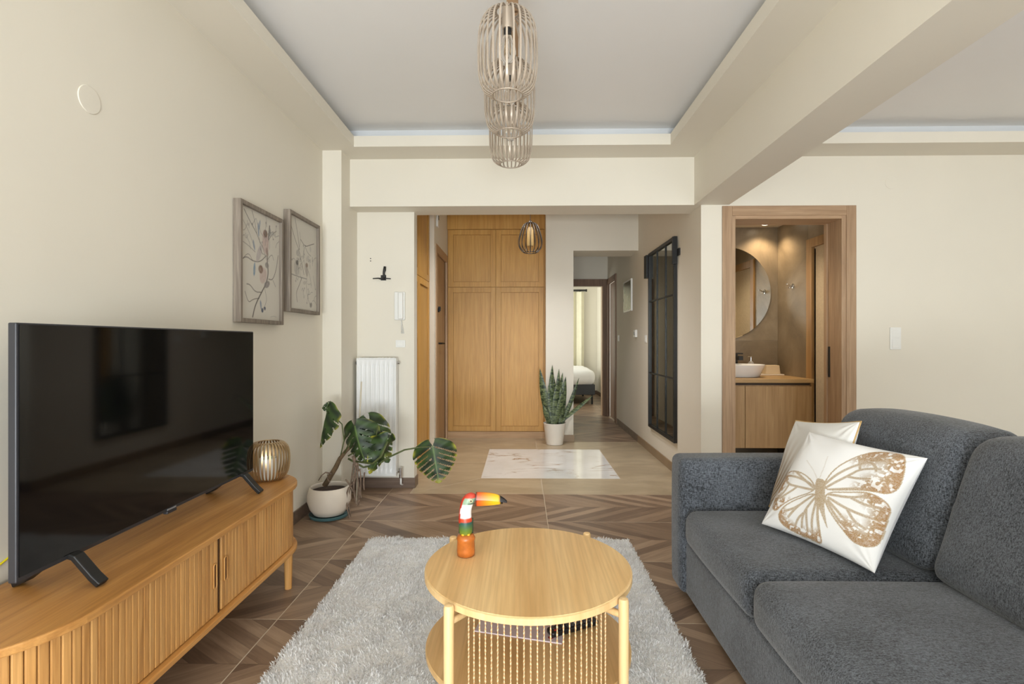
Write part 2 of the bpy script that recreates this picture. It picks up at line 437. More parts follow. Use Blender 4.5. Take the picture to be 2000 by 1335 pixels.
struct('ceiling_soffit_dining', m, WALL, 'dropped cream cove border beyond the beam')
m = MB().box(XB1, XR, FY+.1, YH, ZF, ZC).box(XB1, XB1+.15, YREAR, FY+.1, ZF, ZC).box(XR-.15, XR, YREAR, FY, ZF, ZC)
struct('ceiling_cove_dining', m, GREYSTRIP, 'white light cove beyond the beam')
struct('ceiling_beam', MB().box(XB0, XB1, YREAR, YH, ZB, ZC), WALL, 'deep cream ceiling beam running towards the door wall')

# skirting: brown wood-look tile strips
SKIRT = wood('skirting_tile', S(92,74,62), S(116,96,82), S(138,118,102), 0, .35)
def skirt(name, x0, x1, y0, y1, mat=None, z=.082): struct(name, MB().box(x0, x1, y0, y1, 0, z), mat or SKIRT, 'brown tile skirting', bevel=.0015)
skirt('baseboard_left', XL, XL+.01, YREAR, 3.785)
skirt('baseboard_column', XL+.01, -1.321, 3.775, 3.785); skirt('baseboard_column_side', -1.331, -1.321, 3.785, 4.14)
skirt('baseboard_radiator', -1.331, XHL+.01, 4.14, 4.15); skirt('baseboard_jamb', XHL, XHL+.01, 4.15, 4.26)
SKT = plain('taupe_skirting', S(150,126,98), .35, var=.08)
skirt('baseboard_hall_right', XHR-.01, XHR, YH, 6.1, SKT); skirt('baseboard_corridor_right', XHR-.01, XHR, 6.1, 7.42)
skirt('baseboard_hall_back', .30, .62, 6.09, 6.1, SKT); skirt('baseboard_door_left', XHR, 1.53, YH-.01, YH); skirt('baseboard_door_right', 2.535, XR, YH-.01, YH)
skirt('baseboard_bedroom_back', -1.1, 1.70, 11.69, 11.7); skirt('baseboard_bedroom_right', 1.69, 1.70, 8.4, 11.69)

# ---- doors
def casing(d, x0, x1, zt, w, y, t, mats, inner):          # flat architrave in a Y plane, facing -Y
    part('architrave', MB().box(x0, x0+w, y-t, y, 0, zt), mats[0], d, bevel=.003)
    part('architrave', MB().box(x1-w, x1, y-t, y, 0, zt), mats[0], d, bevel=.003)
    part('architrave_head', MB().box(x0+w, x1-w, y-t, y, zt-w, zt), mats[1], d, bevel=.003)
d1 = link('door_1', None); d1['kind'] = 'structure'; d1['label'] = 'oak frame of the open bathroom doorway'
casing(d1, 1.53, 2.538, 2.213, .074, YH, .014, (CASING, CASINGX), 0)
for (x0, x1) in ((OX0, 1.631), (2.431, OX1)): part('jamb', MB().box(x0, x1, YH-.006, 4.18, 0, 2.113+.033), CASING, d1, bevel=.002)
part('jamb_head', MB().box(1.631, 2.431, YH-.006, 4.18, 2.113, 2.146), CASINGX, d1, bevel=.002)
part('strike_plate', MB().box(2.428, 2.4312, 4.115, 4.14, .90, 1.14), BLACK, d1)
part('stop_strip', MB().box(2.419, 2.431, 4.145, 4.18, 0, 2.113), CASING, d1)
# entrance door in the left hall wall
d2 = link('door_2', None); d2['kind'] = 'structure'; d2['label'] = 'oak entrance door with black lever handle'
part('architrave', MB().box(-.93, -.905, 5.46, 5.54, 0, 2.225), CASING, d2, bevel=.003)
part('architrave_head', MB().box(-.93, -.905, 5.54, 6.255, 2.14, 2.225), CASING, d2, bevel=.003)
part('architrave', MB().box(-.93, -.905, 6.255, 6.312, 0, 2.225), CASING, d2, bevel=.003)
part('leaf', MB().box(-1.0, -.935, 5.53, 6.33, 0, 2.15), wood('entrance_door_oak', S(148,118,86), S(166,135,101), S(180,150,115), 2, .5), d2)
part('mid_rail', MB().box(-.95, -.941, 5.60, 6.30, 1.012, 1.018), BLACK, d2)
h = part('handle', MB().tube([(-.945,5.79,1.16),(-.90,5.79,1.16),(-.89,5.81,1.16),(-.89,5.93,1.16)], .010, 8).box(-.946,-.938,5.76,5.82,1.10,1.22), BLACK, d2, smooth=40)
part('lock', MB().cyl((-.945,5.74,1.53),(-.915,5.74,1.53),.022).box(-.93,-.905,5.73,5.75,1.52,1.57), BLACK, d2, label='black door lock')
part('peephole', MB().cyl((-.945,5.92,1.56),(-.93,5.92,1.56),.014), BLACK, d2)
# bedroom door frame at the corridor end
d3 = link('door_3', None); d3['kind'] = 'structure'; d3['label'] = 'brown frame of the bedroom doorway'
for (x0, x1) in ((.62, .70), (1.30, 1.372)): part('architrave', MB().box(x0, x1, 8.262, 8.28, 0, 2.18), DOORDARK, d3, bevel=.002)
part('architrave_head', MB().box(.70, 1.30, 8.262, 8.28, 2.065, 2.18), DOORDARK, d3, bevel=.002)
part('jamb', MB().box(1.285, 1.30, 8.27, 8.41, 0, 2.065), CASING, d3)
# side door in the corridor's right wall
d4 = link('door_4', None); d4['kind'] = 'structure'; d4['label'] = 'dark brown door in the right corridor wall'
part('architrave', MB().box(1.355, 1.39, 7.50, 7.58, 0, 2.17), DOORDARK, d4, bevel=.002)
part('architrave', MB().box(1.355, 1.39, 8.18, 8.262, 0, 2.17), DOORDARK, d4, bevel=.002)
part('architrave_head', MB().box(1.355, 1.39, 7.58, 8.18, 2.09, 2.17), DOORDARK, d4, bevel=.002)
part('leaf', MB().box(1.40, 1.44, 7.58, 8.18, .005, 2.09), DOORDARK, d4)

# ---- bathroom shell
BX0, BX1, BY, BZ = 1.5, 2.58, 5.25, 2.33
struct('wall_bath_back', MB().box(1.5, 2.75, BY+.012, BY+.1, 0, 2.9), GROUT, 'brown stone tiled bathroom back wall')
struct('wall_bath_right', MB().box(BX1+.012, BX1+.15, 4.165, BY+.012, 0, 2.9), GROUT, 'brown stone tiled bathroom side wall')
for (x0, x1) in ((1.5, 1.69), (1.69, BX1)):
    for (z0, z1) in ((0, 1.19), (1.19, 2.39)):
        part('tile', MB().box(x0+.001, x1-.001, BY, BY+.012, z0+.001, z1-.001), STONE, bpy.data.objects['wall_bath_back'])
for (y0, y1, z0, z1) in ((4.70, 5.262, 0, 2.39), (4.165, 4.70, 2.095, 2.39)):
    part('tile', MB().box(BX1, BX1+.012, y0+.001, y1-.001, z0+.001, z1-.001), STONE, bpy.data.objects['wall_bath_right'])
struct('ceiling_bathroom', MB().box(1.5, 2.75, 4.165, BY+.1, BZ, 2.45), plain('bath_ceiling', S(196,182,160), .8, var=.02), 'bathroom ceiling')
d5 = link('door_5', None); d5['kind'] = 'structure'; d5['label'] = 'oak door and frame in the bathroom side wall'
BD = wood('bath_door_oak', S(150,112,66), S(170,132,84), S(188,152,104), 2, .45, .8, .3)
part('architrave', MB().box(BX1-.016, BX1+.012, 4.62, 4.705, 0, 2.095), BD, d5, bevel=.003)
part('architrave_head', MB().box(BX1-.016, BX1+.012, 4.165, 4.62, 2.015, 2.095), BD, d5, bevel=.003)
part('jamb', MB().box(BX1+.012, BX1+.06, 4.60, 4.62, 0, 2.0), BD, d5)
part('leaf', MB().box(BX1+.03, BX1+.07, 4.165, 4.60, .01, 2.0), BD, d5)

# ================================================================ LARGE FURNITURE
# ---- media console with tambour doors (local: x towards the room, y along the wall; origin at floor under its middle)
CX0, CX1, CYC, CHALF, CR = -1.455, -1.072, 1.845, .815, .27
con = thing('media_console', 'long oak media console with slatted tambour doors and rounded ends under the television', 'console', (0, CYC, 0))
def stadium(inset, n=10):
    r = CR-inset; pts = []
    for (cx, cy, a0) in ((CX1-CR, -CHALF+CR, -PI/2), (CX1-CR, CHALF-CR, 0)):
        for i in range(n+1):
            a = a0+PI/2*i/n; pts.append((cx+r*math.cos(a), cy+r*math.sin(a)))
    return [(CX0+inset, -CHALF+inset)]+pts+[(CX0+inset, CHALF-inset)]
part('top', MB().prism(stadium(0), .478, .5), OAK, con, bevel=.004)
part('bottom_board', MB().prism(stadium(0), .18, .20), OAK, con, bevel=.004)
part('carcass', MB().prism(stadium(.035), .2, .478), OAKV, con)
for (x, y) in ((-1.115, .60), (-1.115, -.60), (-1.41, .66), (-1.41, -.66)):
    part('leg', MB().cyl((x, y, 0), (x, y, .18), .016, .02, 16), OAKV, con, smooth=40)
path = [Vector(p) for p in stadium(.024, 24)]
acc = [0]
for i in range(1, len(path)): acc.append(acc[-1]+(path[i]-path[i-1]).length)
def at_len(d):
    for i in range(1, len(path)):
        if d <= acc[i]:
            f = (d-acc[i-1])/max(1e-9, acc[i]-acc[i-1]); t = (path[i]-path[i-1]).normalized()
            return path[i-1].lerp(path[i], f), math.atan2(t.y, t.x)
half_len = acc[-1]/2
slat_me = MB().box(-.0108, .0108, -.005, .007, .203, .4765).mesh('slat', bevel=.0035)
for sgn in (-1, 1):
    door = part('tambour_door', MB().box(-1.112, -1.106, sgn*.012 if sgn > 0 else -.05, .05 if sgn > 0 else -.012, .202, .477), OAKV, con)
    pitch = .0228
    k = 0
    while True:
        d = half_len+sgn*(.010+pitch*(k+.5))
        if d < .14 or d > acc[-1]-.14: break
        p, a = at_len(d)
        part('slat', slat_me, OAKV, door, loc=(p.x, p.y, 0), rot=(0, 0, a)); k += 1
    yy = sgn*.033
    m = MB(); ring = []
    for i in range(24):
        a = 2*PI*i/24; z = math.sin(a)*.009+(.035 if math.sin(a) > 0 else -.035)
        ring.append((CX1-.016, yy+math.cos(a)*.009, .345+z))
    m.tube(ring+[ring[0]], .0028, 6, False)
    hd = part('pull', m, OAKV, door, smooth=True)
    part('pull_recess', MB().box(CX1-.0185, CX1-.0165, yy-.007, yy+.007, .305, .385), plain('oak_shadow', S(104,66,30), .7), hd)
part('centre_gap', MB().box(-1.112, CX1-.022, -.0025, .0025, .2, .478), plain('gap_shade_oak', S(80,52,26), .7), con)  # solid dark strip, its colour standing in for shade between the doors

# ---- television
TX = -1.245
tv = thing('television', 'large black flat television on splayed feet standing on the oak console', 'television', (TX, 1.81, .5))
BEZ = plain('graphite_bezel', S(58,58,62), .4, .3, var=.05)
part('housing', MB().box(-.022, 0, -.562, .562, .08, .724), BEZ, tv, bevel=.003)
part('back_cover', MB().box(-.06, -.022, -.42, .42, .1, .45), BLACK, tv, bevel=.015)
scr = NT('screen_glass').out(S(7,7,8), .06, 0)
part('screen', MB().box(0, .0022, -.556, .556, .093, .719), scr, tv)
part('sensor', MB().box(-.012, .004, -.025, .025, .072, .082), BEZ, tv, bevel=.002)
part('brand_plate', MB().box(.0005, .0032, -.022, .022, .0835, .0895), plain('grey_print', S(120,120,122), .4), tv)
for y in (-.40, .47):
    m = MB()
    m.ribbon([(-.02, y, .092), (.012, y, .082), (.06, y, .028), (.083, y, .007)], (0,1,0), .016, .034)
    m.ribbon([(-.02, y, .092), (-.06, y, .075), (-.13, y, .02), (-.16, y, .007)], (0,1,0), .016, .034)
    part('foot', m, BLACK, tv, bevel=.003)
single('power_cable', MB().tube([(XL+.004, 1.30, .50), (XL+.006, 1.38, .535), (XL+.006, 1.46, .565), (XL+.012, 1.52, .57)], .003, 6), plain('yellow_cable', S(232,214,30), .5), 'thin yellow cable on the wall behind the television', 'cable', smooth=True)

# ---- sofa (faces -x)
sx0, sx1, sy0, sy1 = .72, 1.68, .16, 2.515
sofa = thing('sofa', 'charcoal woven fabric sofa with loose back cushions', 'sofa', (0, 0, 0))
def soft(name, x0, x1, y0, y1, z0, z1, r, puff=(0,0,0), m=10, warp=None, mat=SOFA):
    mb = MB().rbox((x0+x1)/2, (y0+y1)/2, (z0+z1)/2, (x1-x0)/2, (y1-y0)/2, (z1-z0)/2, r, puff, 4, m, warp)
    return part(name, mb, mat, sofa, smooth=True)
soft('base', sx0+.025, sx1, sy0+.02, sy1-.02, .03, .275, .02)
soft('arm', sx0, sx1, sy1-.165, sy1, .03, .645, .035, (.006, .008, .006))
soft('arm', sx0, sx1, sy0, sy0+.165, .03, .645, .035, (.006, .008, .006))
soft('back_frame', 1.52, sx1+.02, sy0+.1, sy1-.06, .1, .80, .05)
ys = 1.675
for (y0, y1) in ((ys, sy1-.165), (1.0, ys), (sy0+.165, 1.0)):
    soft('seat_cushion', sx0+.01, 1.50, y0+.002, y1-.002, .262, .425, .05, (.012, .004, .018), 12)
def lean(out, u):
    x, y, z = out
    k = (u[2]+1)/2
    x += .15*k+.016*math.sin(u[2]*4+1)*(1-u[1]**2)
    z += .02*(u[1]**2)*(1 if u[2] > 0 else 0)*0-.014*(abs(u[1])**6)*(u[2] > 0)
    x += .012*math.sin(y*31+z*17)*max(0, abs(u[1])-.6)
    return [x, y, z]
for (y0, y1) in ((ys, sy1-.18), (1.0, ys), (sy0+.17, 1.0)):
    soft('back_cushion', 1.275, 1.50, y0+.003, y1-.003, .43, .885, .055, (.03, .008, .02), 14, lean)
for (x, y) in ((.80, 2.43), (.80, .24), (1.6, 2.43), (1.6, .24)):
    part('foot', MB().cyl((x, y, 0), (x, y, .032), .022), BLACK, sofa, smooth=40)
# ---- printed cushions
def pillow(mbn, size, T, n, col=None, seed=3):
    g = np.linspace(-1, 1, n+1); U, V = np.meshgrid(g, g)
    r = np.random.default_rng(seed)
    bow = .055
    X = U*(1-bow*(1-V**2)**1.0*np.abs(U)**3)*size/2
    Z = V*(1-bow*(1-U**2)**1.0*np.abs(V)**3)*size/2
    th = T*np.clip((1-U**2)*(1-V**2), 0, 1)**.42
    wr = np.zeros_like(U)
    for _ in range(7):
        a = r.uniform(0, PI); kx, ky = math.cos(a)*r.uniform(4, 9), math.sin(a)*r.uniform(4, 9)
        wr += np.sin(U*kx+V*ky+r.uniform(0, 6))*.0016
    edge = np.clip(1.0-np.maximum(np.abs(U), np.abs(V)), 0, .25)/.25
    wr = wr*edge*1.2
    # pleats radiating from the corners
    for (cu, cv) in ((-1,-1),(1,-1),(1,1),(-1,1)):
        d = np.hypot(U-cu, V-cv); ang = np.arctan2(V-cv, U-cu)
        wr += .004*np.sin(ang*14)*np.exp(-(d/.35)**2)*edge
    front = np.stack([X, -th-wr, Z], -1).reshape(-1, 3); back = np.stack([X, th+wr*.5, Z], -1).reshape(-1, 3)
    verts = np.concatenate([front, back]); w = n+1; N = w*w
    i, j = np.meshgrid(np.arange(n), np.arange(n)); a = (j*w+i).ravel()
    q = np.stack([a, a+1, a+w+1, a+w], -1); q2 = np.stack([a, a+w, a+w+1, a+1], -1)+N
    me = bpy.data.meshes.new(mbn); me.from_pydata(verts.tolist(), [], np.concatenate([q, q2]).tolist())
    for p in me.polygons: p.use_smooth = True
    if col is not None: point_colors(me, np.concatenate([col(U, V).reshape(-1, 3), np.tile(np.array(S(240,239,238)[:3]), (N, 1))]))
    me.validate(); me.update(); return me

def homography(src, dst):
    A = []
    for (x, y), (u, v) in zip(src, dst):
        A += [[x, y, 1, 0, 0, 0, -u*x, -u*y, -u], [0, 0, 0, x, y, 1, -v*x, -v*y, -v]]
    return np.linalg.svd(np.array(A))[2][-1].reshape(3, 3)
def seg_dist(U, V, pts):
    best = np.full(U.shape, 9.0)
    for (a, b) in zip(pts[:-1], pts[1:]):
        ab = b-a; t = np.clip(((U-a[0])*ab[0]+(V-a[1])*ab[1])/max(1e-12, ab@ab), 0, 1)
        best = np.minimum(best, np.hypot(U-a[0]-t*ab[0], V-a[1]-t*ab[1]))
    return best
def inside(U, V, poly):
    r = np.zeros(U.shape, bool); n = len(poly)
    for i in range(n):
        (x0, y0), (x1, y1) = poly[i], poly[(i+1) % n]
        if y0 == y1: continue
        c = ((y0 > V) != (y1 > V)) & (U < (x1-x0)*(V-y0)/(y1-y0)+x0)
        r ^= c
    return r
def smooth_poly(p, it=2, closed=False):
    p = [np.array(q, float) for q in p]
    for _ in range(it):
        o = []; n = len(p)
        for i in range(n if closed else n-1):
            a, b = p[i], p[(i+1) % n]; o += [a*.75+b*.25, a*.25+b*.75]
        if not closed: o = [p[0]]+o+[p[-1]]
        p = o
    return p
def vnoise(U, V, f, seed):
    r = np.random.default_rng(seed); g = r.random((64, 64))
    x, y = (U*f) % 63, (V*f) % 63; i, j = x.astype(int), y.astype(int); a, b = x-i, y-j
    a, b = a*a*(3-2*a), b*b*(3-2*b)
    return (g[i, j]*(1-a)*(1-b)+g[(i+1) % 64, j]*a*(1-b)+g[i, (j+1) % 64]*(1-a)*b+g[(i+1) % 64, (j+1) % 64]*a*b)

HM = homography([(118, 850), (450, 215), (1318, 385), (945, 1238)], [(-1, -1), (-1, 1), (1, 1), (1, -1)])
def bf(pts):
    o = []
    for (x, y) in pts:
        q = HM@np.array([x, y, 1.0]); o.append(q[:2]/q[2])
    return o
WINGS = [  # outline, outer edge, veins, spots (traced shapes of the printed wings)
 ([(635,655),(665,590),(740,500),(850,420),(960,375),(1080,368),(1165,380),(1190,440),(1188,560),(1155,660),(1080,703),(990,692),(850,682),(660,692)],
  [(930,385),(1080,368),(1165,380),(1190,440),(1188,560),(1155,660),(1080,703),(1000,692)],
  [[(640,650),(750,552),(860,485),(960,465),(1000,520)],[(650,672),(800,582),(880,522),(1030,525)],[(800,588),(870,600),(960,602)],[(860,428),(868,470),(876,520)],[(870,490),(960,430),(1060,410)],[(660,688),(850,672),(1000,682)],[(880,450),(1000,440),(1090,470)],[(950,470),(985,500),(1000,540)]], .30, 1.0),
 ([(655,705),(800,702),(950,700),(1060,740),(1112,790),(1085,860),(1050,960),(1002,1058),(920,1076),(830,1050),(770,980),(700,880),(642,775)],
  [(1020,722),(1060,740),(1112,790),(1085,860),(1050,960),(1002,1058),(920,1076),(830,1050),(770,980)],
  [[(660,718),(830,742),(960,722)],[(668,742),(800,822),(950,872),(1030,880)],[(660,770),(720,880),(790,960)],[(800,822),(840,900),(920,950)],[(645,780),(700,900),(770,985)],[(830,742),(930,790),(1040,800)],[(665,760),(760,870),(860,1000)]], .24, 1.0),
 ([(570,655),(500,572),(400,525),(315,515),(290,600),(245,690),(220,770),(260,802),(310,772),(420,722),(555,692)],
  [(330,516),(290,600),(245,690),(220,770),(260,802),(320,768)],
  [[(560,660),(480,600),(380,560),(320,545)],[(550,680),(430,645),(360,625),(310,560)],[(430,645),(380,680),(300,720)],[(360,625),(330,680),(265,730)],[(400,525),(470,590),(555,665)]], .16, 1.25),
 ([(560,698),(420,740),(310,790),(265,850),(300,910),(400,970),(480,1005),(562,1048),(576,1000),(586,880),(598,760)],
  [(285,815),(265,850),(300,910),(400,970),(480,1005),(562,1048),(574,1010)],
  [[(565,715),(440,782),(350,850)],[(572,735),(470,840),(440,930)],[(582,755),(530,900),(515,985)],[(440,782),(400,800),(330,812)],[(470,840),(420,870),(380,930)],[(592,770),(580,880),(570,1000)],[(500,810),(490,900),(480,960)]], .14, 1.25)]
def butterfly(U, V):
    cov = np.zeros(U.shape); warm = np.zeros(U.shape)
    for (outl, outer, veins, bw, wm) in WINGS:
        poly = np.array(smooth_poly(bf(outl), 2, True)); ins = inside(U, V, poly)
        dl = seg_dist(U, V, [np.array(p) for p in poly]+[np.array(poly[0])])
        do = seg_dist(U, V, smooth_poly(bf(outer)))
        c = np.where(dl < .012, .9, 0)*1.0
        band = np.clip(1.3-do/bw, 0, 1)
        spots = vnoise(U+3, V+5, 19, 5); sp2 = vnoise(U+9, V+2, 34, 8)
        bandc = np.clip(band*1.5-np.where(spots > .66, 1.2, 0)-np.where((sp2 > .7) & (do > .03), .7, 0), 0, 1)
        c = np.maximum(c, np.where(ins, bandc*.95, 0))
        for v in veins:
            d = seg_dist(U, V, smooth_poly(bf(v)))
            c = np.maximum(c, np.where(ins, np.clip((.026-d)/.010, 0, 1)*.85, 0))
        cov = np.maximum(cov, c); warm = np.maximum(warm, np.where(ins, np.clip(1.1-do/bw, 0, 1)*wm, 0))
    body = bf([(605,640),(605,770)]); d = seg_dist(U, V, body); cov = np.maximum(cov, np.where(d < .085, .9, 0))
    d = seg_dist(U, V, bf([(592,618),(594,622)])); cov = np.maximum(cov, np.where(d < .045, .85, 0))
    tl = bf([(610,760),(642,950)]); d = seg_dist(U, V, tl); L = np.linalg.norm(tl[1]-tl[0])
    tt = np.clip(((U-tl[0][0])*(tl[1]-tl[0])[0]+(V-tl[0][1])*(tl[1]-tl[0])[1])/L**2, 0, 1)
    cov = np.maximum(cov, np.where(d < .055*(1-tt)+.004, .85, 0))
    for a in ([(580,600),(550,540),(495,465)], [(602,598),(632,520),(647,440)]):
        cov = np.maximum(cov, np.where(seg_dist(U, V, bf(a)) < .008, .28, 0))
    grain = RNG.random(U.shape)
    cov = np.clip(cov*(.72+.42*grain), 0, 1)[..., None]
    g = np.array(S(176,152,116)[:3]); w2 = np.array(S(164,122,70)[:3]); base = np.array(S(240,239,238)[:3])
    ink = g+(w2-g)*np.clip(warm, 0, 1)[..., None]
    return base*(1-cov)+ink*cov
def fan(U, V):
    d = np.hypot(U+1.05, V+1.0); a = np.arctan2(V+1.0, U+1.05)
    st = .5+.5*np.sin(a*40+np.sin(d*7)*1.4)
    m = np.clip(1.5-d/1.15, 0, 1)*np.clip(.30+.8*st, 0, 1); m = np.clip(m, 0, .95)[..., None]
    return np.array(S(234,233,230)[:3])*(1-m)+np.array(S(158,124,78)[:3])*m
R1 = Matrix(((.413,.726,.551),(-.91,.358,.21),(-.044,-.588,.808)))
R2 = Matrix(((.082,.924,.373),(-.986,.022,.162),(.142,-.381,.914)))
single('cushion', pillow('cushion', .43, .075, 230, butterfly, 3), PRINTED, 'square white cushion printed with a large gold butterfly', 'cushion', loc=(1.155, 1.908, .622), rot=R1, group='throw cushions on the sofa')
rc = single('cushion', pillow('cushion', .41, .05, 120, fan, 8), PRINTED, 'pale cushion with a gold feather print and gold piping behind the butterfly cushion', 'cushion', loc=(1.2026, 2.165, .656), rot=R2, group='throw cushions on the sofa')
m = MB(); e = []
for (a, b) in (((-1,-1),(-1,1)),((-1,1),(1,1)),((1,1),(1,-1)),((1,-1),(-1,-1))):
    for i in range(24):
        t = i/24; u, v = a[0]+(b[0]-a[0])*t, a[1]+(b[1]-a[1])*t
        e.append((u*(1-.055*(1-v**2)*abs(u)**3)*.2055, 0, v*(1-.055*(1-u**2)*abs(v)**3)*.2055))
part('piping', m.tube(e+[e[0]], .0032, 6, False), plain('gold_cord', S(198,164,110), .7), rc, smooth=True)

# ---- coffee table
TCX, TCY, TR = .02, 1.692, .331
tab = thing('coffee_table', 'round light oak coffee table with a lower shelf and strung cords', 'table', (TCX, TCY, .0))
def disc(r, z0, z1, n=72): return MB().lathe([(r-.003, z0), (r, z0+.003), (r, z1-.003), (r-.003, z1)], n)
top = part('top', disc(TR, .428, .45), TABLEWOOD, tab, smooth=40)
part('rim', MB().lathe([(TR+.0005, .4285), (TR+.003, .43), (TR+.003, .4465), (TR+.0005, .4485), (TR-.004, .4485), (TR-.004, .4285), (TR+.0005, .4285)], 72), PALEWOOD, top, smooth=40)
part('shelf', disc(TR, .186, .205), TABLEWOOD, tab, smooth=40)
for k, dg in enumerate((231.3, 319.3, 50, 141)):
    a = math.radians(dg); x, y = math.cos(a)*(TR+.022), math.sin(a)*(TR+.022)
    lg = part('leg', MB().lathe([(.008, .032), (.012, .036), (.0145, .26), (.0145, .446), (.012, .4525), (.004, .4545)], 20, (x, y, 0)), PALEWOOD, tab, smooth=40)
    for z in (.405, .176):
        x2, y2 = math.cos(a)*(TR-.05), math.sin(a)*(TR-.05)
        part('bracket', MB().cyl((x, y, z), (x2, y2, z), .010, .010, 10), PALEWOOD, lg, smooth=40)
CORD = NT('natural_cord'); cc = CORD.coord(); wv = CORD.n('TexWave', wave_type='BANDS', bands_direction='DIAGONAL')
CORD.set(wv.inputs['Vector'], cc); wv.inputs['Scale'].default_value = 60
CORD = CORD.out(CORD.ramp(wv.outputs[0], [(.2, S(206,160,108)), (.8, S(246,214,172))]), .8)
cord_me = None
for i in range(24):
    f = (i+.5)/24; a = math.radians(237+(314-237)*f)
    if cord_me is None:
        mb = MB(); n = 40
        for ph in (0, PI):
            mb.tube([(.0011*math.cos(j*.9+ph), .0011*math.sin(j*.9+ph), .205+(.428-.205)*j/n) for j in range(n+1)], .0013, 5, False)
        cord_me = mb.mesh('cord', True)
    part('cord', cord_me, CORD, tab, loc=((TR-.012)*math.cos(a), (TR-.012)*math.sin(a), 0), rot=(0, 0, rnd.uniform(0, 6)))

# ---- shaggy rug
rug = thing('rug', 'cream shaggy rug lying under the coffee table', 'rug', (0, 0, 0))
rx0, rx1, ry0, ry1 = -.895, .63, .75, 3.04
part('backing', MB().box(rx0+.01, rx1-.01, ry0+.01, ry1-.01, .0005, .017), plain('rug_backing', S(236,234,231), .95, var=.06, scale=90, bump=1, bscale=160), rug)
n = 190000
bx = RNG.uniform(rx0, rx1, n); by = RNG.uniform(ry0, ry1, n)
keep = by > 1.25; sel = keep | (RNG.random(n) < .45); bx, by = bx[sel], by[sel]; n = len(bx)
lf = vnoise(bx+5, by+5, 3.2, 21); lf2 = vnoise(bx+9, by+3, 11, 22)
ang = 2*PI*(lf*.9+lf2*.5)+RNG.normal(0, 1.1, n)
ln = RNG.uniform(.008, .020, n)*(.8+.4*lf2); tilt = np.clip(.6+.3*lf2+RNG.normal(0, .3, n), .1, 1.3)
dx, dy, dz = np.cos(ang)*np.sin(tilt), np.sin(ang)*np.sin(tilt), np.cos(tilt)
a2 = RNG.uniform(0, 2*PI, n); wx, wy = np.cos(a2)*.0018, np.sin(a2)*.0018
zc_ = vnoise(bx+2, by+8, 22, 31); ln = ln*(.55+.9*zc_)
P = np.zeros((n, 5, 3))
P[:, 0] = np.stack([bx-wx, by-wy, np.full(n, .014)], -1); P[:, 1] = np.stack([bx+wx, by+wy, np.full(n, .014)], -1)
mx, my, mz = bx+dx*ln*.5, by+dy*ln*.5, .014+np.maximum(dz, .25)*ln*.75
P[:, 2] = np.stack([mx+wx*.95, my+wy*.95, mz], -1); P[:, 3] = np.stack([mx-wx*.95, my-wy*.95, mz], -1)
P[:, 4] = np.stack([bx+dx*ln, by+dy*ln, .014+np.maximum(dz, .15)*ln], -1)
me = bpy.data.meshes.new('pile'); me.vertices.add(n*5); me.vertices.foreach_set('co', P.astype(np.float32).ravel())
o5 = np.arange(n)*5; lv = np.stack([o5, o5+1, o5+2, o5+3, o5+3, o5+2, o5+4], -1).ravel()
me.loops.add(n*7); me.loops.foreach_set('vertex_index', lv.astype(np.int32))
me.polygons.add(n*2); ls = np.stack([np.arange(n)*7, np.arange(n)*7+4], -1).ravel(); me.polygons.foreach_set('loop_start', ls.astype(np.int32))
me.polygons.foreach_set('loop_total', np.tile(np.array([4, 3], np.int32), n)); me.update(calc_edges=True); me.validate()
t = NT('rug_pile'); isl = t.n('NewGeometry').outputs['Random Per Island']
df = t.n('BsdfDiffuse'); tl_ = t.n('BsdfTranslucent'); mx_ = t.n('MixShader'); mx_.inputs[0].default_value = .35
pc = t.ramp(isl, [(0, S(232,230,228)), (.5, S(246,245,244)), (1, S(254,253,252))])
t.set(df.inputs[0], pc); t.set(tl_.inputs[0], pc); t.t.links.new(df.outputs[0], mx_.inputs[1]); t.t.links.new(tl_.outputs[0], mx_.inputs[2])
t.t.links.new(mx_.outputs[0], t.t.nodes['Material Output'].inputs[0]); RUGM = t.m
pile = part('pile', me, RUGM, rug); pile['kind'] = 'stuff'

# ================================================================ HALL FURNITURE
def panel_door(parent, w, h, st, mat, flip=None, loc=(0,0,0), rot=(0,0,0)):
    """shaker door in local XZ plane, facing -y"""
    m = MB().box(0, st, -.02, 0, 0, h).box(w-st, w, -.02, 0, 0, h).box(st, w-st, -.02, 0, 0, st).box(st, w-st, -.02, 0, h-st, h)
    d = part('door', m, mat, parent, bevel=.0015, loc=loc, rot=rot)
    part('panel', MB().box(st+.0045, w-st-.0045, -.006, 0, st+.0045, h-st-.0045), mat, d)
    return d
wx0, wx1 = -.905, .272
wr = thing('wardrobe', 'built-in oak wardrobe with four panelled doors at the back of the hall', 'wardrobe', (0, 6.315, 0))
part('carcass', MB().box(wx0-.008, wx1+.010, .022, .6, 0, 2.746), WARD, wr)
part('top_filler', MB().box(wx0-.008, wx1+.011, -.004, .02, 2.556, 2.746), WARD, wr)
part('plinth', MB().box(wx0-.008, wx1+.011, -.002, .02, 0, .078), wood('plinth_oak', S(160,126,90), S(176,142,104), S(188,156,118), 0, .45), wr)
part('side_strip', MB().box(wx1+.002, wx1+.011, -.006, .02, .078, 2.556), WARD, wr)
wmid = -.318
for (x0, x1) in ((wx0, wmid), (wmid, wx1)):
    for (z0, z1) in ((.082, 1.848), (1.848, 2.553)):
        panel_door(wr, x1-x0-.004, z1-z0-.005, .062, WARD, loc=(x0+.002, .02, z0+.0025))
cl = thing('hall_closet', 'tall oak closet set into the left side of the hall opening', 'closet', (-.962, 4.262, 0))
part('carcass', MB().box(-.135, -.022, 0, 1.115, 0, 2.746), WARD, cl)
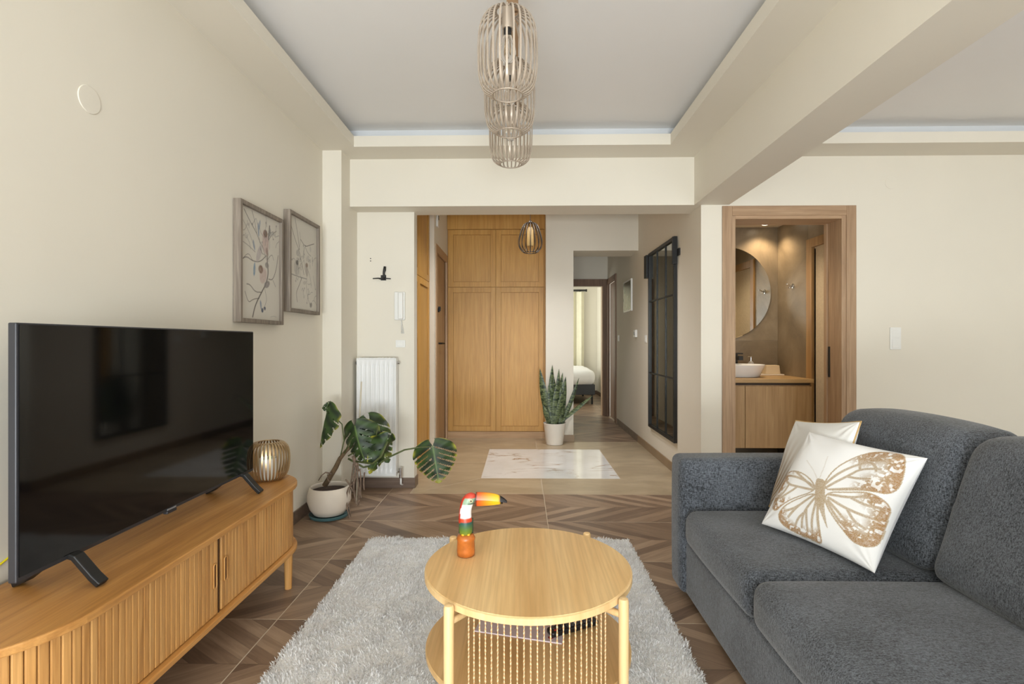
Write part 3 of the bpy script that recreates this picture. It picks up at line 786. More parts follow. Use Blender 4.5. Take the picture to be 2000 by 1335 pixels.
for (y0, y1) in ((0, .555), (.555, 1.112)):
    for (z0, z1) in ((.08, 1.80), (1.80, 2.74)):
        panel_door(cl, y1-y0-.004, z1-z0-.004, .062, WARD, loc=(-.02, y0+.002, z0), rot=(0, 0, PI/2))
part('plinth', MB().box(-.1, -.005, 0, 1.115, 0, .078), WARD, cl)

# ---- black grid mirror on the right hall wall
gm = thing('grid_mirror', 'tall black framed grid mirror on the right hall wall', 'mirror', (XHR, 0, 0))
y0, y1, z0, z1 = 4.58, 5.51, .283, 2.11
MIR = NT('mirror_glass').out(S(178,180,174), .02, 1)
part('glass', MB().box(-.014, -.010, y0+.01, y1-.01, z0+.01, z1-.01), MIR, gm)
part('backing', MB().box(-.010, -.001, y0+.005, y1-.005, z0+.005, z1-.005), BLACK, gm)
part('frame', MB().box(-.03, 0, y0, y0+.03, z0, z1).box(-.03, 0, y1-.03, y1, z0, z1).box(-.03, 0, y0+.03, y1-.03, z0, z0+.03).box(-.03, 0, y0+.03, y1-.03, z1-.03, z1), BLACK, gm)
for k in (1, 2): part('muntin', MB().box(-.022, -.012, y0+(y1-y0)*k/3-.007, y0+(y1-y0)*k/3+.007, z0+.03, z1-.03), BLACK, gm)
for z in (.85, 1.60): part('muntin', MB().box(-.021, -.012, y0+.03, y1-.03, z-.007, z+.007), BLACK, gm)
for (ya, yb) in ((y0-.09, y0+.0), (y1, y1+.10)):
    h = part('hanger', MB().box(-.012, 0, ya, yb, 1.93, 1.99), BLACK, gm)
    yy = ya if ya < y0 else yb
    part('hanger_plate', MB().box(-.05, -.012, (ya if ya > y0 else y0-.03), (yb if yb > y1 else y0-.005), 1.86, 2.10), BLACK, h)

# ---- small things on the right hall wall
fp = thing('framed_photo', 'small framed green landscape photo on the corridor wall', 'picture', (XHR, 6.66, 1.765))
part('frame', MB().box(-.02, 0, -.24, .24, -.20, .20), WHITE, fp, bevel=.002)
t = NT('landscape_print'); n = t.noise(t.coord(), 9, 5); PH = t.out(t.ramp(n, [(.35, S(26,30,24)), (.52, S(62,72,52)), (.7, S(150,160,150))]), .25)
part('print', MB().box(-.0212, -.02, -.22, .22, -.18, .18), PH, fp)
th = thing('thermostat', 'white wall thermostat with a grey dial in the corridor', 'thermostat', (XHR, 6.20, 1.277))
part('body', MB().box(-.028, 0, -.05, .05, -.045, .045), PLASTIC, th, bevel=.006)
part('dial', MB().cyl((-.036, -.02, 0), (-.028, -.02, 0), .02, None, 20), plain('grey_plastic', S(150,150,150), .4), th, smooth=40)
def switch(name, label, loc, rot, w=.085, h=.085, rockers=1):
    s_ = thing(name, label, 'switch', loc, rot)
    part('plate', MB().box(-w/2, w/2, -.009, 0, -h/2, h/2), PLASTIC, s_, bevel=.003)
    for i in range(rockers):
        hh = (h-.016)/rockers; zz = -h/2+.008+hh*i
        part('rocker', MB().box(-w/2+.014, w/2-.014, -.0125, -.008, zz+.004, zz+hh-.004), PLASTIC, s_, bevel=.002)
    return s_
RW, FW = (0, 0, -PI/2), (0, 0, 0)
switch('light_switch', 'white light switch on the corridor wall beside the dark side door', (XHR, 7.33, 1.23), RW)
switch('light_switch', 'white light switch beside the tall grid mirror', (XHR, 5.72, 1.21), RW)
switch('light_switch', 'white double switch plate on the wall right of the bathroom door', (2.835, YH, 1.203), FW, .082, .168, 2)
switch('light_switch', 'white switch plate under the intercom handset', (-.978, 4.15, 1.162), FW, .078, .06)
for (loc, rot, lab) in (((XL, 1.729, 2.0), (0, 0, PI/2), 'round white blank cover plate on the left wall above the television'), ((2.805, YH, 2.385), FW, 'round cream blank cover plate high on the wall right of the bathroom door')):
    o = thing('cover_plate', lab, 'cover plate', loc, rot)
    part('disc', MB().lathe([(.046, 0), (.046, .0018), (.0445, .0028), (.001, .003)], 32), WALL, o, rot=(PI/2, 0, 0))

# ---- radiator
rad = thing('radiator', 'white panel radiator on the narrow wall behind the monstera', 'radiator', (-1.148, 4.15, 0))
rw, rz0, rz1 = .157, .118, 1.05
m = MB(); nr = 8; prof = []
for i in range(nr*6+1):
    x = -rw+.012+(2*rw-.024)*i/(nr*6); ph = (i % 6)/6
    prof.append((x, -.100+(.009 if ph in (2/6, 3/6) else (.0045 if ph in (1/6, 4/6) else 0))))
top_ = [(p[0], p[1]) for p in prof]
vs = []; 
zr = [rz0+.012, rz0+.045, rz0+.065, rz1-.065, rz1-.045, rz1-.012]
for zi, z in enumerate(zr):
    for p in prof: vs.append((p[0], -.100 if zi in (0, 1, 4, 5) else p[1], z))
w = len(prof); m.add(vs, [(j*w+i, j*w+i+1, (j+1)*w+i+1, (j+1)*w+i) for j in range(5) for i in range(w-1)])
part('front_panel', m, WHITE, rad, smooth=30)
part('body', MB().box(-rw+.004, rw-.004, -.092, -.038, rz0+.008, rz1-.008), WHITE, rad, bevel=.004)
part('frame', MB().box(-rw, -rw+.012, -.102, -.035, rz0, rz1).box(rw-.012, rw, -.102, -.035, rz0, rz1).box(-rw+.012, rw-.012, -.102, -.09, rz1-.012, rz1).box(-rw+.012, rw-.012, -.102, -.09, rz0, rz0+.012), WHITE, rad, bevel=.003)
g = part('top_grille', MB().box(-rw+.012, rw-.012, -.088, -.04, rz1-.004, rz1), WHITE, rad)
for i in range(10): part('slat', MB().box(-rw+.02+i*.029, -rw+.03+i*.029, -.085, -.043, rz1, rz1+.003), WHITE, g)
part('valve', MB().cyl((rw, -.065, rz0+.03), (rw+.035, -.065, rz0+.03), .010).cyl((rw+.03, -.065, rz0-.02), (rw+.03, -.065, rz0+.06), .013), CHROME, rad, smooth=40)
part('vent', MB().cyl((rw, -.065, rz1-.04), (rw+.022, -.065, rz1-.04), .012), CHROME, rad, smooth=40)
part('vent_plug', MB().cyl((-rw-.012, -.065, rz1-.04), (-rw, -.065, rz1-.04), .016), BLACK, rad, smooth=40)
part('pipe', MB().tube([(rw+.03, -.065, rz0-.02), (rw+.03, -.065, .05), (rw+.03, -.02, .03), (rw+.03, 0, .03)], .007, 8), WHITE, rad, smooth=True)
part('bracket', MB().box(-.1, -.07, -.035, 0, .2, .24).box(.07, .1, -.035, 0, .2, .24).box(-.1, -.07, -.035, 0, .9, .94).box(.07, .1, -.035, 0, .9, .94), WHITE, rad)

# ---- intercom, hook, screw holes
ic = thing('intercom', 'white intercom handset with a coiled cord on the narrow wall', 'intercom', (-.982, 4.15, 1.466))
part('base', MB().box(-.043, .043, -.022, 0, -.114, .114), PLASTIC, ic, bevel=.006)
part('handset', MB().rbox(.012, -.034, 0, .020, .014, .108, .010), PLASTIC, ic, smooth=True)
part('coiled_cord', MB().tube([( .014+.004*math.cos(i*1.6)+.018*math.sin(PI*i/90)*(1 if i < 45 else .2), -.02+.004*math.sin(i*1.6), -.114-.105*math.sin(PI*i/90)) for i in range(91)], .0022, 5), PLASTIC, ic, smooth=True)
hk = thing('wall_hook', 'black wrought metal wall hook above the intercom', 'hook', (-1.125, 4.15, 1.685))
part('bar', MB().tube([(-.075, -.012, .002), (-.03, -.014, .004), (0, -.014, -.002), (.03, -.014, .003), (.07, -.012, .0)], [.004, .005, .008, .005, .004], 8), BLACK, hk, smooth=True)
part('figure', MB().tube([(.016, -.012, -.005), (.018, -.014, .02), (.014, -.014, .045), (.02, -.014, .07), (.022, -.012, .098)], [.010, .011, .009, .012, .010], 8), BLACK, hk, smooth=True)
part('back_plate', MB().box(-.012, .03, -.006, 0, -.012, .03), BLACK, hk)
for dz in (-.01, .01):
    single('screw_plug', MB().cyl((-1.221, 4.1495, 1.84+dz), (-1.221, 4.147, 1.84+dz), .0045, None, 10), BLACK, ('lower' if dz < 0 else 'upper')+' dark screw plug left of the black wall hook', 'screw plug', group='screw plugs beside the wall hook')
sn = thing('motion_sensor', 'small white wall sensor box above the entrance door', 'sensor', (-.915, 5.53, 2.485))
part('body', MB().box(0, .022, -.035, .035, -.075, .075), PLASTIC, sn, bevel=.006)
part('lens', MB().box(.022, .026, -.015, .015, .0, .045), plain('smoke_lens', S(70,72,74), .2), sn, bevel=.003)

# ---- framed bird prints on the left wall
def paint(n_u, n_v, spec, w, h):
    u = np.linspace(0, 1, n_u+1); v = np.linspace(0, 1, n_v+1); U, V = np.meshgrid(u, v)
    col = np.tile(np.array(S(205,199,187)[:3]), U.shape+(1,)).reshape(U.shape+(3,)).copy()
    col *= (1+.05*(vnoise(U+1, V+1, 5, 3)-.5))[..., None]
    asp = h/w
    def blend(mask, c):
        m_ = np.clip(mask, 0, 1)[..., None]; return col*(1-m_)+np.array(S(*c)[:3])*m_
    for kind, data, c, wd, al in spec:
        if kind == 'line':
            d = seg_dist(U, V*asp, [np.array((p[0], p[1]*asp)) for p in smooth_poly(data, 2)])
            col = blend(np.clip((wd-d)/.006+.5, 0, 1)*al, c)
        else:
            cx, cy, rx, ry, rot = data; du, dv = U-cx, (V-cy)*asp
            a, b = du*math.cos(rot)+dv*math.sin(rot), -du*math.sin(rot)+dv*math.cos(rot)
            r = np.sqrt((a/rx)**2+(b/ry)**2)
            col = blend(np.clip((1.1-r)*4, 0, 1)*al*(.75+.4*vnoise(U+4, V+7, 60, 4)), c)
    m_ = MB().grid(lambda a, b: (0, (a-.5)*w, (b-.5)*h), n_u, n_v)
    me_ = m_.mesh('print'); point_colors(me_, col.reshape(-1, 3)); return me_
def twigs(seed, n, box, c):
    r = random.Random(seed); out = []
    for _ in range(n):
        x, y = r.uniform(box[0], box[1]), r.uniform(box[2], box[3]); a = r.uniform(-1, 1)
        pts = [(x, y)]
        for _k in range(3): a += r.uniform(-.7, .7); x += .06*math.sin(a); y += .06*math.cos(a)*r.choice((1, 1, -1)); pts.append((x, y))
        out.append(('line', pts, c, .004, .75))
        if r.random() < .6: out.append(('dot', (x, y, .016, .012, r.uniform(0, 3)), c, 0, .7))
    return out
BR, GR, BL, PK, TN = (70,60,56), (120,116,112), (104,124,150), (190,168,160), (120,92,74)
spec1 = [('line', [(.30,.02),(.36,.13),(.52,.26),(.64,.35),(.70,.46),(.66,.58),(.68,.72),(.73,.92)], BR, .011, .85),
  ('line', [(.64,.62),(.48,.54),(.30,.53),(.14,.56),(.02,.50)], BR, .006, .8), ('line', [(.30,.53),(.20,.60),(.06,.52)], BR, .004, .7),
  ('line', [(.60,.66),(.46,.74),(.40,.80),(.24,.88),(.10,.97)], BR, .006, .8), ('line', [(.40,.80),(.34,.92),(.28,.99)], BR, .004, .7),
  ('line', [(.36,.62),(.20,.66),(.06,.68)], BR, .004, .7), ('line', [(.34,.66),(.22,.78),(.06,.88)], GR, .004, .8),
  ('line', [(.70,.40),(.82,.40),(.92,.52),(.97,.66)], BR, .006, .8), ('line', [(.82,.40),(.90,.34)], BR, .004, .7),
  ('line', [(.52,.26),(.36,.25),(.24,.31),(.16,.31)], BR, .006, .8), ('line', [(.46,.20),(.30,.18),(.20,.14),(.12,.24)], BR, .005, .8),
  ('line', [(.60,.30),(.66,.20),(.60,.13)], BR, .004, .7), ('line', [(.66,.58),(.80,.66),(.84,.60)], BR, .004, .7),
  ('line', [(.70,.78),(.82,.86),(.92,.90)], BR, .004, .8),
  ('dot', (.62,.745,.085,.16,.12), PK, 0, .9), ('dot', (.62,.83,.055,.05,0), TN, 0, .9), ('dot', (.66,.66,.03,.06,.2), (150,130,120), 0, .8),
  ('dot', (.46,.62,.05,.13,-.5), (176,166,164), 0, .8), ('dot', (.56,.42,.085,.11,-.5), PK, 0, .85), ('dot', (.50,.475,.06,.055,0), TN, 0, .9), ('dot', (.66,.345,.08,.045,.4), (128,120,118), 0, .85),
  ('dot', (.44,.84,.02,.09,.1), BL, 0, .75), ('dot', (.47,.89,.015,.07,-.2), BL, 0, .7), ('dot', (.33,.68,.02,.07,.3), BL, 0, .7), ('dot', (.34,.46,.024,.09,-.1), (96,130,158), 0, .8),
  ('dot', (.50,.14,.02,.06,.2), BL, 0, .7), ('dot', (.54,.09,.03,.03,0), (70,76,96), 0, .9), ('dot', (.60,.11,.03,.025,0), (70,76,96), 0, .9), ('dot', (.66,.53,.05,.04,0), (134,128,124), 0, .8),
  ('dot', (.82,.86,.03,.03,0), (150,146,142), 0, .6), ('dot', (.74,.86,.03,.06,0), (130,128,126), 0, .7), ('line', [(.76,.035),(.84,.045),(.92,.04)], GR, .003, .6)]+twigs(4, 14, (.55, .9, .55, .9), GR)+twigs(6, 8, (.05, .5, .6, .95), GR)
spec2 = [('line', [(.08,.88),(.22,.74),(.34,.66),(.44,.52),(.52,.40)], BR, .006, .8), ('line', [(.20,.99),(.30,.82),(.36,.66)], BR, .006, .8),
  ('line', [(.40,.78),(.56,.72),(.72,.76),(.90,.80)], BR, .006, .8), ('line', [(.56,.72),(.66,.66),(.78,.64)], BR, .004, .8), ('line', [(.34,.66),(.40,.78),(.36,.86)], GR, .004, .8),
  ('line', [(.02,.37),(.30,.36),(.62,.36)], GR, .007, .8), ('line', [(.44,.36),(.34,.26),(.24,.18),(.28,.08)], BR, .006, .8), ('line', [(.60,.34),(.62,.2),(.70,.10),(.78,.06)], GR, .005, .8),
  ('line', [(.58,.50),(.72,.44),(.80,.30)], GR, .005, .8),
  ('dot', (.26,.45,.09,.12,0), (158,153,145), 0, .55), ('dot', (.28,.51,.04,.04,0), (60,56,52), 0, .85), ('dot', (.62,.46,.06,.10,.2), (168,158,148), 0, .8), ('dot', (.62,.52,.05,.035,0), TN, 0, .7),
  ('dot', (.66,.60,.07,.04,.6), (170,165,157), 0, .5), ('dot', (.76,.72,.03,.05,.2), (170,166,160), 0, .5), ('dot', (.54,.31,.06,.03,.2), (165,158,150), 0, .5), ('dot', (.78,.07,.05,.04,.4), (96,92,88), 0, .7), ('dot', (.30,.62,.06,.05,.4), (150,146,142), 0, .6)]+twigs(9, 20, (.4, .9, .1, .7), GR)+twigs(12, 8, (.1, .5, .1, .6), GR)
for (yc, zc, w_, h_, spec, lab) in ((2.838, 1.594, .476, .632, spec1, 'framed print of pink birds on bare branches, the nearer of the pair'),
                                    (3.398, 1.682, .476, .632, spec2, 'framed print of grey twigs and a small nest box, nearer the column')):
    p = thing('framed_print', lab, 'picture', (XL+.002, yc, zc), (0, 0, 0), 'framed bird prints on the left wall')
    b, dp = .022, .04
    for (a0, a1, c0, c1) in ((-w_/2, -w_/2+b, -h_/2, h_/2), (w_/2-b, w_/2, -h_/2, h_/2), (-w_/2+b, w_/2-b, -h_/2, -h_/2+b), (-w_/2+b, w_/2-b, h_/2-b, h_/2)):
        part('frame_rail', MB().box(0, dp, a0, a1, c0, c1), GREYWOOD, p, bevel=.002)
    part('print', paint(150, 200, spec, w_-2*b, h_-2*b), PAPER, p, loc=(.022, 0, 0))
    part('backing', MB().box(0, .02, -w_/2+.01, w_/2-.01, -h_/2+.01, h_/2-.01), GREYWOOD, p)

# ---- ribbed pendants
def cage(parent, R, H, zb, nribs, mat, rtop, rbot, w, t, bow=.16):
    """ribs from a top ring to a bottom ring (local origin at bottom centre)"""
    prof = [(rtop, H), (R*.72, H-.012), (R*.93, H-.045), (R, H-.10), (R, H*.45), (R*.985, .075), (R*.9, .032), (R*.74, .010), (rbot, 0)]
    pp = smooth_poly([(a, b) for a, b in prof], 2)
    rib = MB()
    rib.ribbon([(q[0], 0, zb+q[1]) for q in pp], (0, 1, 0), t, w)
    rme = rib.mesh('rib', 35)
    for i in range(nribs): part('rib', rme, mat, parent, rot=(0, 0, 2*PI*i/nribs))
    for (r, z, nm) in ((rtop, H, 'top_ring'), (rbot, 0, 'bottom_ring')):
        ring = [(r*math.cos(2*PI*k/48), r*math.sin(2*PI*k/48), zb+z) for k in range(49)]
        part(nm, MB().tube(ring, .003, 6, False), mat, parent, smooth=True)
GLASS = NT('clear_glass').out(S(250,248,244), .02, 0, Transmission_Weight=1.0, IOR=1.2)
def bulb(parent, z, s=1.0, socket=None):
    part('socket', MB().lathe([(.02*s, z+.16*s), (.02*s, z+.09*s), (.0175*s, z+.085*s)], 20), socket or BEIGEMETAL, parent, smooth=40)
    part('bulb_cap', MB().lathe([(.0135*s, z+.086*s), (.0135*s, z+.064*s)], 16), BLACK, parent, smooth=40)
    b = part('bulb', MB().lathe([(.013*s, z+.066*s), (.018*s, z+.045*s), (.028*s, z+.018*s), (.030*s, z), (.026*s, z-.018*s), (.014*s, z-.029*s), (.0001, z-.032*s)], 20), GLASS, parent, smooth=True)
    part('filament', MB().tube([(-.006*s, 0, z+.05*s), (-.008*s, 0, z-.005*s), (0, 0, z+.02*s), (.008*s, 0, z-.005*s), (.006*s, 0, z+.05*s)], .0012, 5), GOLD, b, smooth=True)
lab3 = ('nearest of three taupe ribbed pendant lamps hanging in a row', 'middle of three taupe ribbed pendant lamps hanging in a row', 'farthest of three taupe ribbed pendant lamps hanging in a row')
for k, (px, wpx, yb) in enumerate(((991.5, 118, 186), (995.5, 100, 269), (997.5, 85, 320))):
    D = F_PX*.21/wpx
    pb = on_y(px, yb, D-.03)
    zb = 2.033
    p = thing('pendant_lamp', lab3[k], 'lamp', (on_y(px, 300, D).x, D, 0), (0, 0, .1*k), 'pendant lamps over the coffee table')
    cage(p, .104, .29, zb, 28, BEIGEMETAL, .04, .052, .0066, .0024)
    bulb(p, zb+.145)
    part('rod', MB().cyl((0, 0, zb+.30), (0, 0, ZC-.02), .0055, None, 10), BEIGEMETAL, p, smooth=40)
    part('stem', MB().box(-.019, .019, -.006, .006, zb+.29, ZC-.02), plain('bronze_bar', S(132,104,76), .4, .4), p, loc=(.016, 0, 0))
    part('canopy', MB().lathe([(.05, ZC-.02), (.05, ZC-.001)], 32), BEIGEMETAL, p, smooth=40)
hp = thing('cage_pendant', 'small dark wire cage pendant lamp hanging in the hall', 'lamp', (.087, 5.2, 0))
prof = smooth_poly([(.012, .30), (.06, .296), (.09, .24), (.122, .13), (.118, .06), (.085, .012), (.062, 0)], 2)
rme = MB().tube([(q[0], 0, 2.075+q[1]) for q in prof], .0036, 6).mesh('rib', True)
DKBR = plain('dark_bronze', S(52,42,30), .4, .3)
for i in range(16): part('rib', rme, DKBR, hp, rot=(0, 0, 2*PI*i/16))
part('bottom_ring', MB().tube([(.062*math.cos(2*PI*k/32), .062*math.sin(2*PI*k/32), 2.075) for k in range(33)], .004, 6, False), DKBR, hp, smooth=True)
part('shade', MB().lathe([(.028, 2.14), (.032, 2.16), (.032, 2.30), (.02, 2.33)], 20), plain('amber_shade', S(150,122,74), .5), hp, smooth=40)
part('cap', MB().lathe([(.02, 2.37), (.02, 2.385), (.008, 2.40)], 16), DKBR, hp, smooth=40)
part('cable', MB().cyl((0, 0, 2.375), (0, 0, ZC), .003, None, 6), BLACK, hp)

# ---- ribbed lantern on the console
ln_ = thing('lantern', 'squat gold ribbed lantern with a white candle on the console end', 'lantern', (-1.245, 2.515, .5))
prof = smooth_poly([(.052, .185), (.072, .183), (.094, .155), (.099, .10), (.095, .05), (.08, .014), (.05, .003)], 2)
rme = MB().ribbon([(q[0], 0, q[1]) for q in prof], (0, 1, 0), .003, .0078).mesh('rib', 35)
for i in range(36): part('rib', rme, GOLD, ln_, rot=(0, 0, 2*PI*i/36))
part('top_ring', MB().tube([(.053*math.cos(2*PI*k/40), .053*math.sin(2*PI*k/40), .185) for k in range(41)], .0028, 6, False), GOLD, ln_, smooth=True)
part('base', MB().lathe([(.052, .0), (.054, .004), (.048, .007)], 36), GOLD, ln_, smooth=40)
cd = part('candle', MB().lathe([(.042, .007), (.042, .105), (.038, .108), (.001, .100)], 32), plain('ivory_wax', S(240,236,226), .5, Subsurface_Weight=.2), ln_, smooth=40)
part('wick', MB().cyl((0, 0, .10), (.001, 0, .113), .0012, None, 6), BLACK, cd)

# ================================================================ PLANTS
SOIL = plain('soil', S(52,36,24), .95, var=.4, scale=60, bump=.8, bscale=80)
POTM = plain('matte_ceramic', S(226,214,198), .55, var=.03)
def lerp3(a, b, f): return tuple(a[i]+(b[i]-a[i])*f for i in range(3))

def monstera_leaf(name, parent, base, tip, width, normal, droop=.03, fold=.1, seed=1, yellow=.2, nslit=6, slit=.38, curl=0.0, N=56):
    r = random.Random(seed); base, tip = Vector(base), Vector(tip); L = (tip-base).length; d = (tip-base)/L
    nrm = Vector(normal); nrm = (nrm-d*nrm.dot(d)).normalized(); side = d.cross(nrm)
    offs = {-1: [r.uniform(-.06, .06) for _ in range(nslit+2)], 1: [r.uniform(-.06, .06) for _ in range(nslit+2)]}
    dep = {-1: [r.uniform(slit-.12, slit+.18) for _ in range(nslit+2)], 1: [r.uniform(slit-.12, slit+.18) for _ in range(nslit+2)]}
    lo = -.20
    def hw(a):
        t = (a-lo)/(1-lo); t = max(0, min(1, t))
        return math.sin(PI*t**.66)**.72
    def keep(u, v):
        a = lo+(1-lo)*v; b = (u-.5)*2; w = abs(b)*hw(a)
        if a < 0 and w < -a*.75+.01: return False
        sg = 1 if b > 0 else -1
        q = (a-.30*w+.06)*nslit
        k = int(math.floor(q))
        if 0 <= k < nslit+1:
            f = q-k+offs[sg][k]
            if abs(b) > dep[sg][k] and abs(f-.5) < .05+.16*(abs(b)-dep[sg][k]): return False
            if .16 < abs(b) < .30 and abs(f-.5) < .12 and k % 2 == seed % 2: return False
        return True
    cols = []
    def fn(u, v):
        a = lo+(1-lo)*v; b = (u-.5)*2; w = b*hw(a)
        p = base+d*(a*L)+side*(w*width/2)
        n_off = -droop*a*a*(1 if a > 0 else .3)-fold*width*abs(w)**1.5+.008*math.sin(a*21+abs(b)*3)*abs(w)+curl*width*(abs(w)**3)*math.sin(a*7+seed)
        edge = max(0, abs(b)-.8)/.2; tipf = max(0, a-.75)/.25
        g = lerp3(S(26,42,20)[:3], S(56,80,34)[:3], .5+.5*math.sin(a*17-abs(b)*6+seed))
        rib = math.exp(-(b/.035)**2); g = lerp3(g, S(120,146,80)[:3], .7*rib)
        yv = min(1, max(0, (edge**2*.9+tipf*.6)*yellow*(1+math.sin(a*23+seed*2)*1.1)))
        g = lerp3(g, S(176,172,60)[:3], yv)
        cols.append(g); return p+nrm*n_off
    m_ = MB().grid(fn, N, N, keep)
    me_ = bpy.data.meshes.new(name); me_.from_pydata(m_.v, [], m_.f)
    for p in me_.polygons: p.use_smooth = True
    point_colors(me_, np.array(cols)); me_.update()
    bm = bmesh.new(); bm.from_mesh(me_); bmesh.ops.delete(bm, geom=[v for v in bm.verts if not v.link_faces], context='VERTS'); bm.to_mesh(me_); bm.free()
    return part(name, me_, LEAFMAT, parent)

mo = thing('monstera', 'drooping monstera plant in a round cream pot on a teal saucer beside the console', 'plant', (-1.302, 3.47, 0))
o = Vector((-1.302, 3.47, 0))
def L3(px, py, y): return on_y(px, py, y)-o
pot = part('pot', MB().lathe([(.085, .018), (.10, .022), (.126, .06), (.142, .11), (.141, .155), (.128, .198), (.122, .203), (.118, .198), (.128, .165), (.001, .163)], 48), POTM, mo, smooth=60)
part('soil', MB().lathe([(.126, .158), (.12, .172), (.06, .178), (.0001, .176)], 36), SOIL, pot, smooth=True)
part('saucer', MB().lathe([(.10, 0), (.125, .004), (.132, .022), (.128, .024), (.118, .010), (.001, .008)], 40), plain('teal_plastic', S(70,102,104), .45), mo, smooth=50)
STEM = plain('green_stem', S(84,92,50), .6, var=.25, scale=40); WOODY = plain('woody_stem', S(104,84,60), .85, var=.3, scale=50); ROOT = plain('aerial_root', S(124,104,88), .9, var=.25, scale=60)
yp = 3.45
part('stem', MB().tube([L3(634, 948, yp), L3(645, 930, yp), L3(656, 912, yp), L3(664, 895, yp), L3(676, 880, yp+.02), L3(690, 868, yp+.04)], [.018, .017, .016, .014, .012, .010], 10), WOODY, mo, smooth=True)
part('root', MB().tube([L3(648, 925, yp-.02), L3(636, 922, yp-.03), L3(628, 928, yp-.03), L3(622, 938, yp-.03)], [.006, .005, .004, .003], 6), ROOT, mo, smooth=True)
part('root', MB().tube([L3(640, 926, yp-.02), L3(640, 934, yp-.02), L3(644, 942, yp-.02)], .004, 6), ROOT, mo, smooth=True)
part('petiole', MB().tube([L3(664, 895, yp), L3(672, 860, yp), L3(668, 828, yp+.02), L3(652, 812, yp+.03), L3(640, 806, yp+.03)], .0042, 8), STEM, mo, smooth=True)
part('petiole', MB().tube([L3(672, 885, yp), L3(690, 850, yp), L3(697, 832, yp)], .0045, 8), STEM, mo, smooth=True)
part('petiole', MB().tube([L3(680, 895, yp), L3(710, 912, yp), L3(740, 905, yp), L3(760, 892, yp), L3(790, 878, yp), L3(820, 873, yp), L3(842, 872, yp)], [.007, .007, .006, .006, .0055, .005, .005], 8), STEM, mo, smooth=True)
part('petiole', MB().tube([L3(680, 890, yp), L3(705, 875, yp), L3(735, 850, yp), L3(738, 832, yp)], .0045, 8), STEM, mo, smooth=True)
part('petiole', MB().tube([L3(690, 900, yp), L3(728, 905, yp-.05), L3(745, 890, yp-.06), L3(757, 862, yp-.06)], [.006, .008, .008, .006], 8), STEM, mo, smooth=True)
FACE = (0.1, -1, .25)
monstera_leaf('leaf', mo, L3(640, 797, yp), L3(619, 874, yp-.03), .17, (-.75, -.6, .2), .02, .42, 2, .5, 5, .5)
monstera_leaf('leaf', mo, L3(637, 800, yp), L3(643, 783, yp+.02), .05, (.6, -.6, .2), 0, .3, 4, .1, 3, .6, N=24)
monstera_leaf('leaf', mo, L3(648, 806, yp+.02), L3(650, 824, yp+.02), .06, (.3, -.8, .2), 0, .3, 4, .1, 3, .6, N=24)
monstera_leaf('leaf', mo, L3(693, 832, yp-.03), L3(706, 906, yp-.08), .27, (-.25, -1, .40), .06, .30, 5, .22, 6, .34)
monstera_leaf('leaf', mo, L3(722, 822, yp+.03), L3(762, 902, yp+.0), .25, (.5, -1, .3), .05, .34, 7, .6, 6, .25)
monstera_leaf('leaf', mo, L3(757, 858, yp-.02), L3(726, 930, yp-.05), .17, (.7, -.6, .3), .04, .38, 9, 1.0, 5, .45, .3)
monstera_leaf('leaf', mo, L3(845, 870, yp), L3(857, 944, yp-.05), .300, (.02, -1, .22), .02, .14, 12, .75, 7, .12)
# aerial roots hanging to the floor
for k, pts in enumerate(([(692,900),(695,925),(690,955),(697,990),(702,975)], [(700,905),(698,930),(702,958),(700,985)], [(690,905),(686,940),(680,975),(685,1012)], [(688,945),(678,955),(676,985),(684,1014)],
                         [(703,915),(705,940),(704,965),(706,972)], [(712,922),(710,940),(711,956)], [(696,910),(689,935),(693,970),(696,985)], [(675,935),(684,948),(690,960)])):
    part('root', MB().tube([L3(p[0], p[1], yp-.02+.015*(k % 3)) for p in smooth_poly(pts, 1)], [.007, .0065, .006]+[.0045]*20 if False else .0042+.001*(k % 2), 6), ROOT, mo, smooth=True)
part('root_knot', MB().tube([L3(690, 890, yp), L3(695, 905, yp), L3(700, 920, yp)], [.012, .016, .008], 8), ROOT, mo, smooth=True)
single('support_stake', MB().tube([on_y(696, 984.5, 3.74), on_y(701, 840, 3.74), on_y(706, 745, 3.74)], .006, 8), plain('pale_cane', S(206,196,176), .8), 'pale thin stake rising behind the monstera leaves', 'stake', smooth=True)

